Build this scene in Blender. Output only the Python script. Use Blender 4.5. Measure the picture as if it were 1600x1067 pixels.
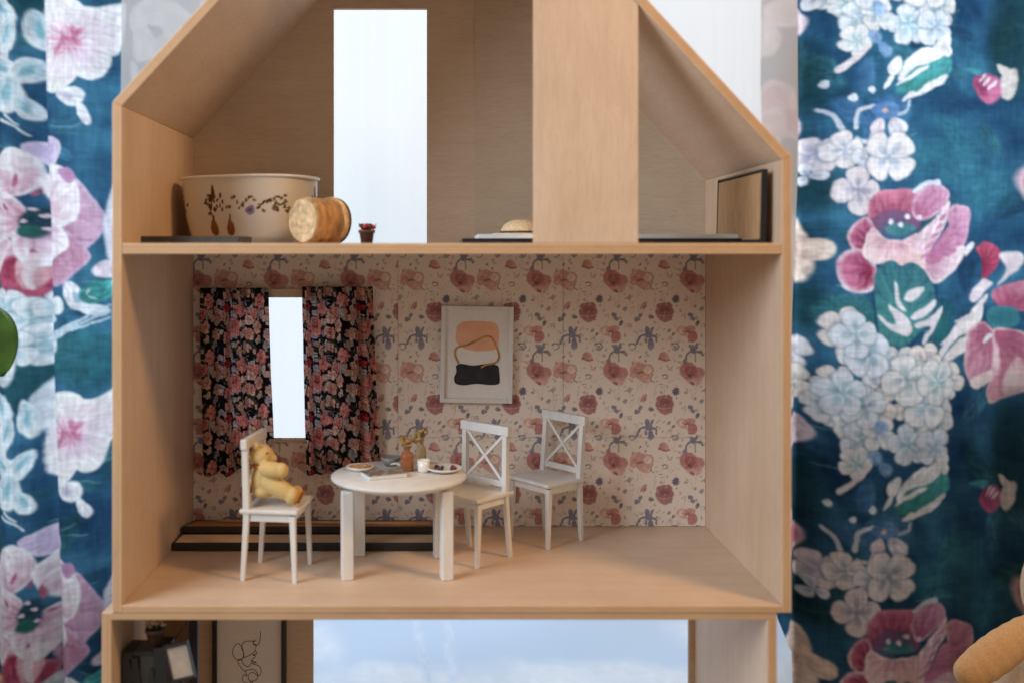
import bpy, bmesh, math, random
import numpy as np
from mathutils import Matrix, Vector

# ------------------------------------------------------------------ clear
for o in list(bpy.data.objects):
    bpy.data.objects.remove(o, do_unlink=True)
scene = bpy.context.scene
COL = scene.collection

# ------------------------------------------------------------------ camera
CAMZ = 0.3203
F = 1556.0            # focal length in photo pixels (35 mm lens on full frame)
cam_d = bpy.data.cameras.new('camera')
cam = bpy.data.objects.new('camera', cam_d)
COL.objects.link(cam)
cam.location = (0, 0, CAMZ)
cam.rotation_euler = (math.radians(90), 0, 0)
cam_d.sensor_width = 36.0
cam_d.lens = 35.0
cam_d.shift_x = 0.070
cam_d.shift_y = -0.0866
cam_d.clip_start = 0.01
cam_d.clip_end = 50
cam_d.dof.use_dof = True
cam_d.dof.focus_distance = 1.145
cam_d.dof.aperture_fstop = 2.6
scene.camera = cam

# ------------------------------------------------------------------ world / lamps / exposure
w = bpy.data.worlds.new('World')
scene.world = w
w.use_nodes = True
bg = w.node_tree.nodes['Background']
bg.inputs[0].default_value = (1.0, 0.86, 0.70, 1)
bg.inputs[1].default_value = 0.30
scene.view_settings.view_transform = 'Standard'
scene.view_settings.look = 'None'
scene.view_settings.gamma = 1
scene.view_settings.exposure = 0.0


def area(name, loc, target, size, power, col):
    d = bpy.data.lights.new(name, 'AREA')
    d.shape = 'DISK'
    d.size = size
    d.energy = power
    d.color = col
    o = bpy.data.objects.new(name, d)
    COL.objects.link(o)
    o.location = loc
    v = Vector(target) - Vector(loc)
    o.rotation_euler = v.to_track_quat('-Z', 'Y').to_euler()
    return o


def polar(target, az, el, dist, side):
    az, el = math.radians(az), math.radians(el)
    return (target[0] + side * dist * math.cos(el) * math.cos(az),
            target[1] - dist * math.cos(el) * math.sin(az),
            target[2] + dist * math.sin(el))


T0 = (0.0, 1.0, 0.12)
# daylight from a window of the room, on the left; a warm lamp on the right
area('room_window_light', polar(T0, 37, 28, 1.7, -1), T0, 0.95, 23.5, (0.82, 0.92, 1.0))
area('warm_room_lamp', polar(T0, 36, 44, 1.6, 1), T0, 0.28, 10.8, (1.0, 0.57, 0.24))

# ------------------------------------------------------------------ helpers

def P(px, py, Y):
    return Vector(((px - 688.0) * Y / F, Y, CAMZ + (395.0 - py) * Y / F))


def s2l(c):
    c = np.asarray(c, dtype=np.float64) / 255.0
    return np.where(c <= 0.04045, c / 12.92, ((c + 0.055) / 1.055) ** 2.4)


def L(r, g, b):
    v = s2l((r, g, b))
    return (float(v[0]), float(v[1]), float(v[2]), 1.0)


def tag(o, label, cat, group=None):
    o['label'] = label
    o['category'] = cat
    if group:
        o['group'] = group
    return o


def empty(name, loc=(0, 0, 0), rz=0.0):
    o = bpy.data.objects.new(name, None)
    o.empty_display_size = 0.01
    COL.objects.link(o)
    o.location = loc
    o.rotation_euler = (0, 0, rz)
    return o


def attach(o, parent, world=True):
    if parent is None:
        return o
    o.parent = parent
    if world:
        m = Matrix.Identity(4)
        p = parent
        chain = []
        while p is not None:
            chain.append(p)
            p = p.parent
        for q in reversed(chain):
            m = m @ q.matrix_parent_inverse @ Matrix.LocRotScale(q.location, q.rotation_euler, q.scale)
        o.matrix_parent_inverse = m.inverted()
    return o


def from_bm(name, bm, mat, parent=None, world=True, smooth=False):
    bmesh.ops.recalc_face_normals(bm, faces=bm.faces)
    me = bpy.data.meshes.new(name)
    bm.to_mesh(me)
    bm.free()
    if smooth:
        me.polygons.foreach_set('use_smooth', [True] * len(me.polygons))
    me.materials.append(mat)
    o = bpy.data.objects.new(name, me)
    COL.objects.link(o)
    return attach(o, parent, world)


def bevel_mod(o, wdt, seg=2):
    m = o.modifiers.new('bevel', 'BEVEL')
    m.width = wdt
    m.segments = seg
    m.limit_method = 'ANGLE'
    m.angle_limit = math.radians(40)
    return o


def bm_box(bm, c, s, rot=None):
    r = bmesh.ops.create_cube(bm, size=1.0)
    M = Matrix.Translation(c)
    if rot is not None:
        M = M @ rot
    M = M @ Matrix.Diagonal((s[0], s[1], s[2], 1))
    bmesh.ops.transform(bm, matrix=M, verts=r['verts'])
    return r['verts']


def box(name, c, s, mat, parent=None, world=True, rot=None, bev=0.0006):
    bm = bmesh.new()
    bm_box(bm, c, s, rot)
    o = from_bm(name, bm, mat, parent, world)
    if bev:
        bevel_mod(o, bev)
    return o


def bar(name, a, b, wa, wb, mat, parent=None, world=True, up=(0, 1, 0), ta=None, tb=None, bev=0.0004):
    """tapered square bar from a to b; w across, t thick"""
    a, b = Vector(a), Vector(b)
    d = (b - a).normalized()
    u = Vector(up)
    s = d.cross(u).normalized()
    u = s.cross(d).normalized()
    ta = ta if ta else wa
    tb = tb if tb else wb
    bm = bmesh.new()
    vs = []
    for p, ww, tt in ((a, wa, ta), (b, wb, tb)):
        for i, j in ((-1, -1), (1, -1), (1, 1), (-1, 1)):
            vs.append(bm.verts.new(p + s * (i * ww / 2) + u * (j * tt / 2)))
    for f in ((0, 1, 2, 3), (4, 5, 6, 7), (0, 1, 5, 4), (1, 2, 6, 5), (2, 3, 7, 6), (3, 0, 4, 7)):
        bm.faces.new([vs[k] for k in f])
    o = from_bm(name, bm, mat, parent, world)
    if bev:
        bevel_mod(o, bev)
    return o


def lathe(name, prof, mat, parent=None, loc=(0, 0, 0), world=True, n=40, sx=1.0, sy=1.0, rot=None, jitter=0.0, seed=0):
    rng = random.Random(seed)
    bm = bmesh.new()
    rings = []
    for r, z in prof:
        if r < 1e-6:
            rings.append([bm.verts.new((0, 0, z))])
        else:
            rings.append([bm.verts.new((r * sx * (1 + jitter * rng.uniform(-1, 1)) * math.cos(2 * math.pi * k / n),
                                        r * sy * (1 + jitter * rng.uniform(-1, 1)) * math.sin(2 * math.pi * k / n), z)) for k in range(n)])
    for A, B in zip(rings[:-1], rings[1:]):
        for k in range(n):
            k2 = (k + 1) % n
            if len(A) == 1 and len(B) == 1:
                continue
            if len(A) == 1:
                bm.faces.new((A[0], B[k], B[k2]))
            elif len(B) == 1:
                bm.faces.new((A[k], A[k2], B[0]))
            else:
                bm.faces.new((A[k], A[k2], B[k2], B[k]))
    M = Matrix.Translation(loc)
    if rot is not None:
        M = M @ rot
    bmesh.ops.transform(bm, matrix=M, verts=bm.verts)
    return from_bm(name, bm, mat, parent, world, smooth=True)


def tube(name, pts, r, mat, parent=None, world=True, n=8, closed=False, r1=None):
    bm = bmesh.new()
    pts = [Vector(p) for p in pts]
    N = len(pts)
    rings = []
    for i, p in enumerate(pts):
        d = (pts[min(i + 1, N - 1)] - pts[max(i - 1, 0)]).normalized()
        u = Vector((0, 1, 0)) if abs(d.y) < 0.9 else Vector((1, 0, 0))
        s = d.cross(u).normalized()
        u = s.cross(d).normalized()
        rr = r if r1 is None else r + (r1 - r) * i / (N - 1)
        rings.append([bm.verts.new(p + (s * math.cos(2 * math.pi * k / n) + u * math.sin(2 * math.pi * k / n)) * rr) for k in range(n)])
    for A, B in zip(rings[:-1], rings[1:]):
        for k in range(n):
            k2 = (k + 1) % n
            bm.faces.new((A[k], A[k2], B[k2], B[k]))
    bm.faces.new(rings[0][::-1])
    bm.faces.new(rings[-1])
    return from_bm(name, bm, mat, parent, world, smooth=True)


def spline(pts, n=8):
    """Catmull-Rom through 2D/3D points"""
    pts = [np.array(p, float) for p in pts]
    out = []
    for i in range(len(pts) - 1):
        p0 = pts[max(i - 1, 0)]; p1 = pts[i]; p2 = pts[i + 1]; p3 = pts[min(i + 2, len(pts) - 1)]
        for k in range(n):
            t = k / n
            out.append(0.5 * ((2 * p1) + (-p0 + p2) * t + (2 * p0 - 5 * p1 + 4 * p2 - p3) * t * t + (-p0 + 3 * p1 - 3 * p2 + p3) * t ** 3))
    out.append(pts[-1])
    return out


def plate2d(name, pts, Y, mat, parent, thick=0.0004):
    """flat shape in XZ plane (world coords), facing the viewer"""
    bm = bmesh.new()
    f = [bm.verts.new((x, Y, z)) for x, z in pts]
    b = [bm.verts.new((x, Y + thick, z)) for x, z in pts]
    bm.faces.new(f)
    bm.faces.new(b[::-1])
    n = len(pts)
    for k in range(n):
        bm.faces.new((f[k], f[(k + 1) % n], b[(k + 1) % n], b[k]))
    return from_bm(name, bm, mat, parent)


# ------------------------------------------------------------------ materials
MATS = {}


def new_mat(name):
    m = bpy.data.materials.new(name)
    m.use_nodes = True
    nt = m.node_tree
    for n in list(nt.nodes):
        nt.nodes.remove(n)
    out = nt.nodes.new('ShaderNodeOutputMaterial')
    bs = nt.nodes.new('ShaderNodeBsdfPrincipled')
    nt.links.new(bs.outputs[0], out.inputs[0])
    return m, nt, bs, out


def mix(nt, a, b, fac, mode='MIX'):
    n = nt.nodes.new('ShaderNodeMix')
    n.data_type = 'RGBA'
    n.blend_type = mode
    for sock, v in ((n.inputs[0], fac), (n.inputs[6], a), (n.inputs[7], b)):
        if isinstance(v, bpy.types.NodeSocket):
            nt.links.new(v, sock)
        else:
            sock.default_value = v
    return n.outputs[2]


def noise(nt, scale, vec=None, detail=4, rough=0.55, mapping=None):
    tc = nt.nodes.new('ShaderNodeTexCoord')
    src = tc.outputs['Object']
    if mapping is not None:
        mp = nt.nodes.new('ShaderNodeMapping')
        mp.inputs['Scale'].default_value = mapping
        nt.links.new(src, mp.inputs[0])
        src = mp.outputs[0]
    n = nt.nodes.new('ShaderNodeTexNoise')
    n.inputs['Scale'].default_value = scale
    n.inputs['Detail'].default_value = detail
    n.inputs['Roughness'].default_value = rough
    nt.links.new(src, n.inputs['Vector'])
    return n.outputs['Fac']


def ramp(nt, fac, stops):
    r = nt.nodes.new('ShaderNodeValToRGB')
    while len(r.color_ramp.elements) < len(stops):
        r.color_ramp.elements.new(0.5)
    for e, (p, c) in zip(r.color_ramp.elements, stops):
        e.position = p
        e.color = c if len(c) == 4 else (*c, 1)
    nt.links.new(fac, r.inputs[0])
    return r.outputs[0]


def bump(nt, bs, height, strength, dist=0.001):
    b = nt.nodes.new('ShaderNodeBump')
    b.inputs['Strength'].default_value = strength
    b.inputs['Distance'].default_value = dist
    nt.links.new(height, b.inputs['Height'])
    nt.links.new(b.outputs[0], bs.inputs['Normal'])


def simple(name, col, rough=0.5, var=0.12, scale=60, bumpv=0.15, spec=0.5, sub=0.0, mapping=None):
    m, nt, bs, out = new_mat(name)
    nz = noise(nt, scale, detail=5, mapping=mapping)
    dark = tuple(c * (1 - var) for c in col[:3]) + (1,)
    lite = tuple(min(1, c * (1 + var)) for c in col[:3]) + (1,)
    nt.links.new(ramp(nt, nz, [(0.3, dark), (0.7, lite)]), bs.inputs['Base Color'])
    bs.inputs['Roughness'].default_value = rough
    bs.inputs['Specular IOR Level'].default_value = spec
    if sub:
        bs.inputs['Subsurface Weight'].default_value = sub
        bs.inputs['Subsurface Radius'].default_value = (0.004, 0.003, 0.002)
    if bumpv:
        bump(nt, bs, nz, bumpv)
    return m


def plywood(name, mapping, tint=(1, 1, 1)):
    m, nt, bs, out = new_mat(name)
    A = (0.75 * tint[0], 0.58 * tint[1], 0.445 * tint[2], 1)
    B = (0.70 * tint[0], 0.525 * tint[1], 0.39 * tint[2], 1)
    big = noise(nt, 3.0, detail=3, mapping=mapping)
    fine = noise(nt, 26.0, detail=6, rough=0.65, mapping=mapping)
    flk = noise(nt, 60.0, detail=2, mapping=tuple(0.35 * a + 0.3 for a in mapping))
    c = ramp(nt, big, [(0.3, B), (0.7, A)])
    c = mix(nt, c, ramp(nt, fine, [(0.35, (0.72, 0.66, 0.6, 1)), (0.62, (1, 1, 1, 1))]), 0.32, 'MULTIPLY')
    c = mix(nt, c, ramp(nt, flk, [(0.30, (0.80, 0.74, 0.68, 1)), (0.42, (1, 1, 1, 1))]), 0.32, 'MULTIPLY')
    oi = nt.nodes.new('ShaderNodeObjectInfo')
    c = mix(nt, c, ramp(nt, oi.outputs['Random'], [(0.0, (0.94, 0.93, 0.92, 1)), (1.0, (1.0, 1.0, 1.0, 1))]), 1.0, 'MULTIPLY')
    blot = noise(nt, 9.0, detail=5, rough=0.6)
    c = mix(nt, c, ramp(nt, blot, [(0.36, (0.90, 0.87, 0.83, 1)), (0.60, (1, 1, 1, 1))]), 0.7, 'MULTIPLY')
    spk = noise(nt, 420.0, detail=1)
    c = mix(nt, c, ramp(nt, spk, [(0.20, (0.55, 0.42, 0.32, 1)), (0.25, (1, 1, 1, 1))]), 0.6, 'MULTIPLY')
    at = nt.nodes.new('ShaderNodeAttribute')
    at.attribute_name = 'ply'
    st = ramp(nt, at.outputs['Fac'], [(0.0, (1, 1, 1, 1)), (0.05, (0.93, 0.80, 0.62, 1)), (0.26, (0.93, 0.80, 0.62, 1)), (0.30, (0.58, 0.40, 0.26, 1)),
                                      (0.36, (0.90, 0.76, 0.58, 1)), (0.62, (0.86, 0.70, 0.50, 1)), (0.66, (0.55, 0.38, 0.25, 1)), (0.72, (0.93, 0.80, 0.62, 1)),
                                      (0.96, (0.93, 0.80, 0.62, 1)), (1.0, (1, 1, 1, 1))])
    c = mix(nt, c, st, 0.9, 'MULTIPLY')
    nt.links.new(c, bs.inputs['Base Color'])
    bs.inputs['Roughness'].default_value = 0.5
    bs.inputs['Specular IOR Level'].default_value = 0.35
    bump(nt, bs, fine, 0.12, 0.0006)
    return m


WOOD_X = plywood('birch_plywood_x', (2.0, 26, 26))
WOOD_Z = plywood('birch_plywood_z', (26, 26, 2.0))
WOOD_Y = plywood('birch_plywood_y', (26, 2.0, 26))
WOOD_BACK = plywood('birch_plywood_back', (2.5, 22, 22), (0.92, 0.93, 0.92))
WOOD_BACK2 = plywood('birch_plywood_back_b', (2.5, 22, 22), (0.84, 0.88, 0.88))
WHITE = simple('white_painted_wood', (0.735, 0.725, 0.71), 0.45, 0.07, 60, 0.25, mapping=(1, 1, .25))
BLACK = simple('black_frame_wood', (0.017, 0.016, 0.017), 0.35, 0.25, 80, 0.1)
CARDBOARD = simple('mdf_backing_board', (0.44, 0.27, 0.14), 0.75, 0.22, 30, 0.2, mapping=(1, 8, 1))
CARDRED = simple('reddish_backing_board', (0.40, 0.16, 0.06), 0.6, 0.25, 30, 0.2, mapping=(1, 8, 1))
CARDTAN = simple('tan_paper_board', (0.60, 0.44, 0.30), 0.7, 0.1, 40, 0.1)
PAPER = simple('white_mat_paper', (0.80, 0.76, 0.73), 0.8, 0.03, 200, 0.05)
PAPERW = simple('grey_white_board', (0.70, 0.72, 0.73), 0.6, 0.06, 60, 0.05)
INK = simple('black_ink', (0.018, 0.017, 0.022), 0.7, 0.5, 90, 0.1)
PEACH = simple('peach_wash', (0.80, 0.42, 0.27), 0.8, 0.10, 50, 0.05)
GOLD = simple('ochre_brush_line', (0.48, 0.24, 0.06), 0.6, 0.4, 90, 0.05)
DRAWLINE = simple('brown_pen_line', (0.06, 0.03, 0.02), 0.8, 0.1)
PLUSH_Y = simple('yellow_felt', (0.68, 0.49, 0.22), 0.95, 0.10, 900, 0.35, spec=0.1)
PLUSH_O = simple('orange_felt', (0.45, 0.17, 0.035), 0.95, 0.2, 600, 0.7, spec=0.1)
PLUSH_T = simple('tan_plush', (0.68, 0.43, 0.22), 0.95, 0.10, 300, 0.3, spec=0.1)
PLUSH_C = simple('cream_plush', (0.72, 0.55, 0.38), 0.95, 0.10, 300, 0.3, spec=0.1)
LEAFG = simple('glossy_green_leaf', (0.055, 0.12, 0.015), 0.35, 0.35, 25, 0.1)
TERRA = simple('terracotta', (0.30, 0.11, 0.06), 0.8, 0.15, 60, 0.2)
DARKPOT = simple('dark_brown_pot', (0.075, 0.03, 0.022), 0.6, 0.3, 120, 0.2)
REDFL = simple('red_petals', (0.42, 0.025, 0.035), 0.7, 0.35, 200, 0.1)
GREEN_D = simple('dark_green_leaf', (0.035, 0.07, 0.02), 0.6, 0.3, 200, 0.1)
STRAW = simple('woven_straw', (0.72, 0.55, 0.33), 0.8, 0.25, 500, 0.6)
CERAMIC = simple('white_ceramic', (0.80, 0.79, 0.76), 0.22, 0.03, 50, 0.02)
GREYCER = simple('grey_ceramic', (0.22, 0.21, 0.20), 0.4, 0.2, 120, 0.1)
DRIED = simple('dried_flower', (0.36, 0.21, 0.07), 0.9, 0.4, 400, 0.3)
FOOD_R = simple('red_berry', (0.24, 0.04, 0.035), 0.4, 0.3, 300, 0.1)
FOOD_D = simple('dark_berry', (0.03, 0.03, 0.06), 0.4, 0.3, 300, 0.1)
FOOD_B = simple('toasted_bread', (0.50, 0.27, 0.12), 0.8, 0.3, 300, 0.3)
BARK = simple('flaky_bark', (0.50, 0.29, 0.13), 0.9, 0.5, 120, 0.9, mapping=(1, 1, 0.3))
CUTWOOD = simple('fibrous_cut_wood', (0.66, 0.48, 0.28), 0.9, 0.35, 160, 0.9)
DARKRED = simple('dark_red_rim', (0.10, 0.03, 0.025), 0.7, 0.3, 100, 0.2)
DARKSLATE = simple('dark_slate', (0.05, 0.045, 0.042), 0.6, 0.3, 60, 0.2)
TABLEM = simple('room_table_wood', (0.30, 0.20, 0.12), 0.5, 0.2, 12, 0.1, mapping=(1, 10, 1))
GOLDSTICK = simple('pale_gold_wood', (0.62, 0.40, 0.17), 0.5, 0.15, 80, 0.1)


def glass_mat(name, col):
    m, nt, bs, out = new_mat(name)
    bs.inputs['Base Color'].default_value = col
    bs.inputs['Roughness'].default_value = 0.08
    bs.inputs['Transmission Weight'].default_value = 0.75
    bs.inputs['IOR'].default_value = 1.3
    return m


AMBER = glass_mat('amber_glass', (0.75, 0.36, 0.20, 1))
PALEGL = glass_mat('pale_yellow_glass', (0.85, 0.72, 0.50, 1))


def printed(name, rough=0.85, trans=0.0, weave=0.0, wscale=900, attr='print', tcol_gain=1.0):
    m, nt, bs, out = new_mat(name)
    at = nt.nodes.new('ShaderNodeAttribute')
    at.attribute_name = attr
    c = at.outputs['Color']
    if weave:
        n1 = noise(nt, wscale, detail=2, mapping=(1, 0.1, 0.12))
        n2 = noise(nt, wscale, detail=2, mapping=(0.12, 0.1, 1))
        c = mix(nt, c, ramp(nt, n1, [(0.3, (1 - weave,) * 3), (0.7, (1 + weave,) * 3)]), 1.0, 'MULTIPLY')
        c = mix(nt, c, ramp(nt, n2, [(0.3, (1 - weave,) * 3), (0.7, (1 + weave,) * 3)]), 1.0, 'MULTIPLY')
    nt.links.new(c, bs.inputs['Base Color'])
    bs.inputs['Roughness'].default_value = rough
    bs.inputs['Specular IOR Level'].default_value = 0.15
    if trans:
        tr = nt.nodes.new('ShaderNodeBsdfTranslucent')
        nt.links.new(c, tr.inputs[0])
        mx = nt.nodes.new('ShaderNodeMixShader')
        mx.inputs[0].default_value = trans
        nt.links.new(bs.outputs[0], mx.inputs[1])
        nt.links.new(tr.outputs[0], mx.inputs[2])
        nt.links.new(mx.outputs[0], out.inputs[0])
    return m


M_WALLPAPER = printed('floral_wallpaper_print', 0.7)
M_CURTAIN = printed('large_floral_curtain_cloth', 0.9, 0.72, 0.12, 230)
M_MINICURT = printed('small_floral_curtain_cloth', 0.9, 0.32, 0.06, 1500)
M_BOWL = printed('printed_ceramic', 0.2)
M_SKYCLOTH = printed('cloud_printed_cloth', 0.9, 0.66)


# ------------------------------------------------------------------ numpy painter for the printed patterns

def vnoise(h, w, cell, rng, octs=3):
    out = np.zeros((h, w)); amp = 1.0; tot = 0
    for _ in range(octs):
        gh, gw = int(h / cell) + 3, int(w / cell) + 3
        g = rng.random((gh, gw)) * 2 - 1
        yy = np.arange(h) / cell; xx = np.arange(w) / cell
        yi = yy.astype(int); xi = xx.astype(int)
        fy = yy - yi; fx = xx - xi
        fy = fy * fy * (3 - 2 * fy); fx = fx * fx * (3 - 2 * fx)
        a = g[yi][:, xi]; b = g[yi][:, xi + 1]; c = g[yi + 1][:, xi]; d = g[yi + 1][:, xi + 1]
        out += amp * ((a * (1 - fx) + b * fx) * (1 - fy)[:, None] + (c * (1 - fx) + d * fx) * fy[:, None])
        tot += amp; amp *= 0.5; cell = max(cell / 2, 1.01)
    return out / tot


class Canvas:
    def __init__(s, x0, y0, x1, y1, res, bgcol, warp=0.0, wcell=14, seed=1, shifts=((0, 0),)):
        s.x0, s.y0, s.x1, s.y1, s.res = x0, y0, x1, y1, res
        s.w = int((x1 - x0) * res); s.h = int((y1 - y0) * res)
        s.rng = np.random.default_rng(seed)
        s.a = np.ones((s.h, s.w, 3)) * np.array(bgcol, float)
        X, Y = np.meshgrid(x0 + (np.arange(s.w) + .5) / res, y0 + (np.arange(s.h) + .5) / res)
        s.streak = vnoise(s.h, s.w, 14 * res, s.rng, 3)
        s.X = X + warp * vnoise(s.h, s.w, wcell * res, s.rng, 3)
        s.Y = Y + warp * vnoise(s.h, s.w, wcell * res, s.rng, 3)
        s.warp = warp
        s.shifts = shifts

    def _win(s, cx, cy, r):
        r = r + 2 * s.warp + 2
        i0 = max(0, int((cy - r - s.y0) * s.res)); i1 = min(s.h, int((cy + r - s.y0) * s.res) + 1)
        j0 = max(0, int((cx - r - s.x0) * s.res)); j1 = min(s.w, int((cx + r - s.x0) * s.res) + 1)
        if i1 <= i0 or j1 <= j0:
            return None
        return slice(i0, i1), slice(j0, j1)

    def petal(s, cx, cy, a, b, ang, cin, cout=None, rim=None, taper=0.25, alpha=1.0, soft=0.16, streak=0.10):
        cin = np.array(cin, float)
        cout = cin if cout is None else np.array(cout, float)
        t = math.radians(ang)
        ca, sa = math.cos(t), math.sin(t)
        for ox, oy in s.shifts:
            wn = s._win(cx + ox, cy + oy, max(a, b) * 1.25)
            if wn is None:
                continue
            dx = s.X[wn] - cx - ox; dy = s.Y[wn] - cy - oy
            p = (dx * ca + dy * sa) / a
            q = (-dx * sa + dy * ca) / (b * np.clip(1 + taper * p, 0.2, 2))
            r = np.sqrt(p * p + q * q)
            m = np.clip((1 - r) / soft + 0.5, 0, 1) * alpha
            g = np.clip((p + 1) / 2, 0, 1)[..., None]
            col = cin * (1 - g) + cout * g
            col = col * (1 + streak * (np.sin(q * 9 + s.streak[wn] * 5) * 0.6 + s.streak[wn] * 1.5))[..., None]
            if rim is not None:
                k = np.clip((r - 0.72) / 0.2, 0, 1)[..., None] * 0.85
                col = col * (1 - k) + np.array(rim, float) * k
            s.a[wn] += (col - s.a[wn]) * m[..., None]

    def stroke(s, pts, w0, w1, col, alpha=1.0):
        pp = spline(pts, 8)
        n = len(pp)
        for i, p in enumerate(pp):
            w = w0 + (w1 - w0) * i / max(1, n - 1)
            d = pp[min(i + 1, n - 1)] - pp[max(i - 1, 0)]
            L_ = max(np.linalg.norm(d) * 0.8, w)
            s.petal(p[0], p[1], L_, w, math.degrees(math.atan2(d[1], d[0])), col, taper=0, alpha=alpha, soft=0.35, streak=0.04)

    def floret(s, cx, cy, r, col, core, rot=0, n=4, rim=None):
        big = s.x1 - s.x0 > 400
        if big:
            r = r * 1.4
        col = np.array(col, float); core = np.array(core, float)
        for k in range(n):
            a = rot + 360.0 * k / n
            x = cx + r * 0.56 * math.cos(math.radians(a)); y = cy + r * 0.56 * math.sin(math.radians(a))
            bw = (0.50 if n == 4 else 0.42) * r
            s.petal(x, y, r * 0.56, bw * 1.12, a, core * 0.8, core * 0.7, alpha=0.45, soft=0.3, taper=0.3)
            s.petal(x, y, r * 0.50, bw, a, col * 0.88 + core * 0.12, col, soft=0.14, taper=0.3, streak=0.05)
            s.petal(cx + r * 0.42 * math.cos(math.radians(a)), cy + r * 0.42 * math.sin(math.radians(a)), r * 0.24, r * 0.15, a, core * .7 + col * .3, col * .75 + core * .25, alpha=0.75, soft=0.5)
        s.petal(cx, cy, r * 0.13, r * 0.13, 0, col * 0.5 + core * 0.5, soft=0.4)

    def shape(s, pts, cin, cout, foc=None, rim=None, rimw=4.0, soft=2.2, streak=0.10, alpha=1.0, nstreak=16):
        """closed smooth outline, coloured from a focal point outwards with painted streaks"""
        pts = [np.array(p, float) for p in pts]
        cin, cout = np.array(cin, float), np.array(cout, float)
        P_ = []
        n = len(pts)
        for i in range(n):
            p0, p1, p2, p3 = pts[i - 1], pts[i], pts[(i + 1) % n], pts[(i + 2) % n]
            for k in range(4):
                t = k / 4
                P_.append(0.5 * (2 * p1 + (p2 - p0) * t + (2 * p0 - 5 * p1 + 4 * p2 - p3) * t * t + (3 * p1 - p0 - 3 * p2 + p3) * t ** 3))
        P_ = np.array(P_)
        c = P_.mean(0)
        R_ = np.abs(P_ - c).max() + 4
        f = c if foc is None else np.array(foc, float)
        far = np.sqrt(((P_ - f) ** 2).sum(1)).max()
        wn = s._win(c[0], c[1], R_)
        if wn is None:
            return
        X, Y = s.X[wn], s.Y[wn]
        d2 = np.full(X.shape, 1e9); inside = np.zeros(X.shape, bool)
        for a, b in zip(P_, np.roll(P_, -1, 0)):
            ex, ey = b - a
            t = np.clip(((X - a[0]) * ex + (Y - a[1]) * ey) / (ex * ex + ey * ey + 1e-9), 0, 1)
            d2 = np.minimum(d2, (X - a[0] - t * ex) ** 2 + (Y - a[1] - t * ey) ** 2)
            cr = ((a[1] > Y) != (b[1] > Y)) & (X < (b[0] - a[0]) * (Y - a[1]) / (b[1] - a[1] + 1e-12) + a[0])
            inside ^= cr
        d = np.sqrt(d2) * np.where(inside, 1, -1)
        m = np.clip(d / soft + 0.5, 0, 1) * alpha
        r = np.sqrt((X - f[0]) ** 2 + (Y - f[1]) ** 2) / far
        th_ = np.arctan2(Y - f[1], X - f[0])
        sn = s.streak[wn]
        g = np.clip(r + 0.22 * np.sin(th_ * nstreak + sn * 4) * streak / 0.1 * 0.6 + sn * 0.12, 0, 1)[..., None]
        g = g * g * (3 - 2 * g)
        col = cin * (1 - g) + cout * g
        col = col * (1 + streak * 0.5 * np.sin(th_ * nstreak * 2.3 + sn * 6) * np.clip(r, 0, 1) + 0.06 * sn)[..., None]
        if rim is not None:
            k = np.clip(1 - (d - rimw * 0.4) / rimw, 0, 1)[..., None] * (0.65 + 0.35 * np.clip(sn * 2 + .3, -1, 1)[..., None])
            col = col * (1 - k) + np.array(rim, float) * k
        s.a[wn] += (col - s.a[wn]) * m[..., None]

    def sample(s, u, v, wrap=False):
        x = (u - s.x0) * s.res - .5; y = (v - s.y0) * s.res - .5
        if wrap:
            x = np.mod(x, s.w); y = np.mod(y, s.h)
            xi = np.floor(x).astype(int); yi = np.floor(y).astype(int)
            fx = (x - xi)[..., None]; fy = (y - yi)[..., None]
            x0 = xi % s.w; x1 = (xi + 1) % s.w; y0 = yi % s.h; y1 = (yi + 1) % s.h
        else:
            x = np.clip(x, 0, s.w - 1.001); y = np.clip(y, 0, s.h - 1.001)
            xi = np.floor(x).astype(int); yi = np.floor(y).astype(int)
            fx = (x - xi)[..., None]; fy = (y - yi)[..., None]
            x0, x1, y0, y1 = xi, np.minimum(xi + 1, s.w - 1), yi, np.minimum(yi + 1, s.h - 1)
        A = s.a
        c = (A[y0, x0] * (1 - fx) + A[y0, x1] * fx) * (1 - fy) + (A[y1, x0] * (1 - fx) + A[y1, x1] * fx) * fy
        return s2l(np.clip(c, 2, 252))


def grid_mesh(name, PX, PY, PZ, colors, mat, parent=None, keep=None, smooth=True, attr='print'):
    h, w_ = PX.shape
    co = np.stack([PX, PY, PZ], -1).reshape(-1, 3).astype(np.float32)
    idx = np.arange(h * w_).reshape(h, w_)
    q = np.stack([idx[:-1, :-1], idx[:-1, 1:], idx[1:, 1:], idx[1:, :-1]], -1)
    if keep is not None:
        q = q[keep]
    q = q.reshape(-1, 4)
    me = bpy.data.meshes.new(name)
    me.vertices.add(len(co)); me.vertices.foreach_set('co', co.ravel())
    me.loops.add(q.size); me.loops.foreach_set('vertex_index', q.ravel().astype(np.int32))
    me.polygons.add(len(q)); me.polygons.foreach_set('loop_start', np.arange(0, q.size, 4, dtype=np.int32))
    try:
        me.polygons.foreach_set('loop_total', np.full(len(q), 4, dtype=np.int32))
    except Exception:
        pass
    me.update(calc_edges=True)
    ca = me.color_attributes.new(attr, 'FLOAT_COLOR', 'POINT')
    c4 = np.ones((len(co), 4), np.float32)
    c4[:, :3] = colors.reshape(-1, 3)
    ca.data.foreach_set('color', c4.ravel())
    me.polygons.foreach_set('use_smooth', np.full(len(q), smooth))
    me.materials.append(mat)
    o = bpy.data.objects.new(name, me)
    COL.objects.link(o)
    return attach(o, parent)


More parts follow.
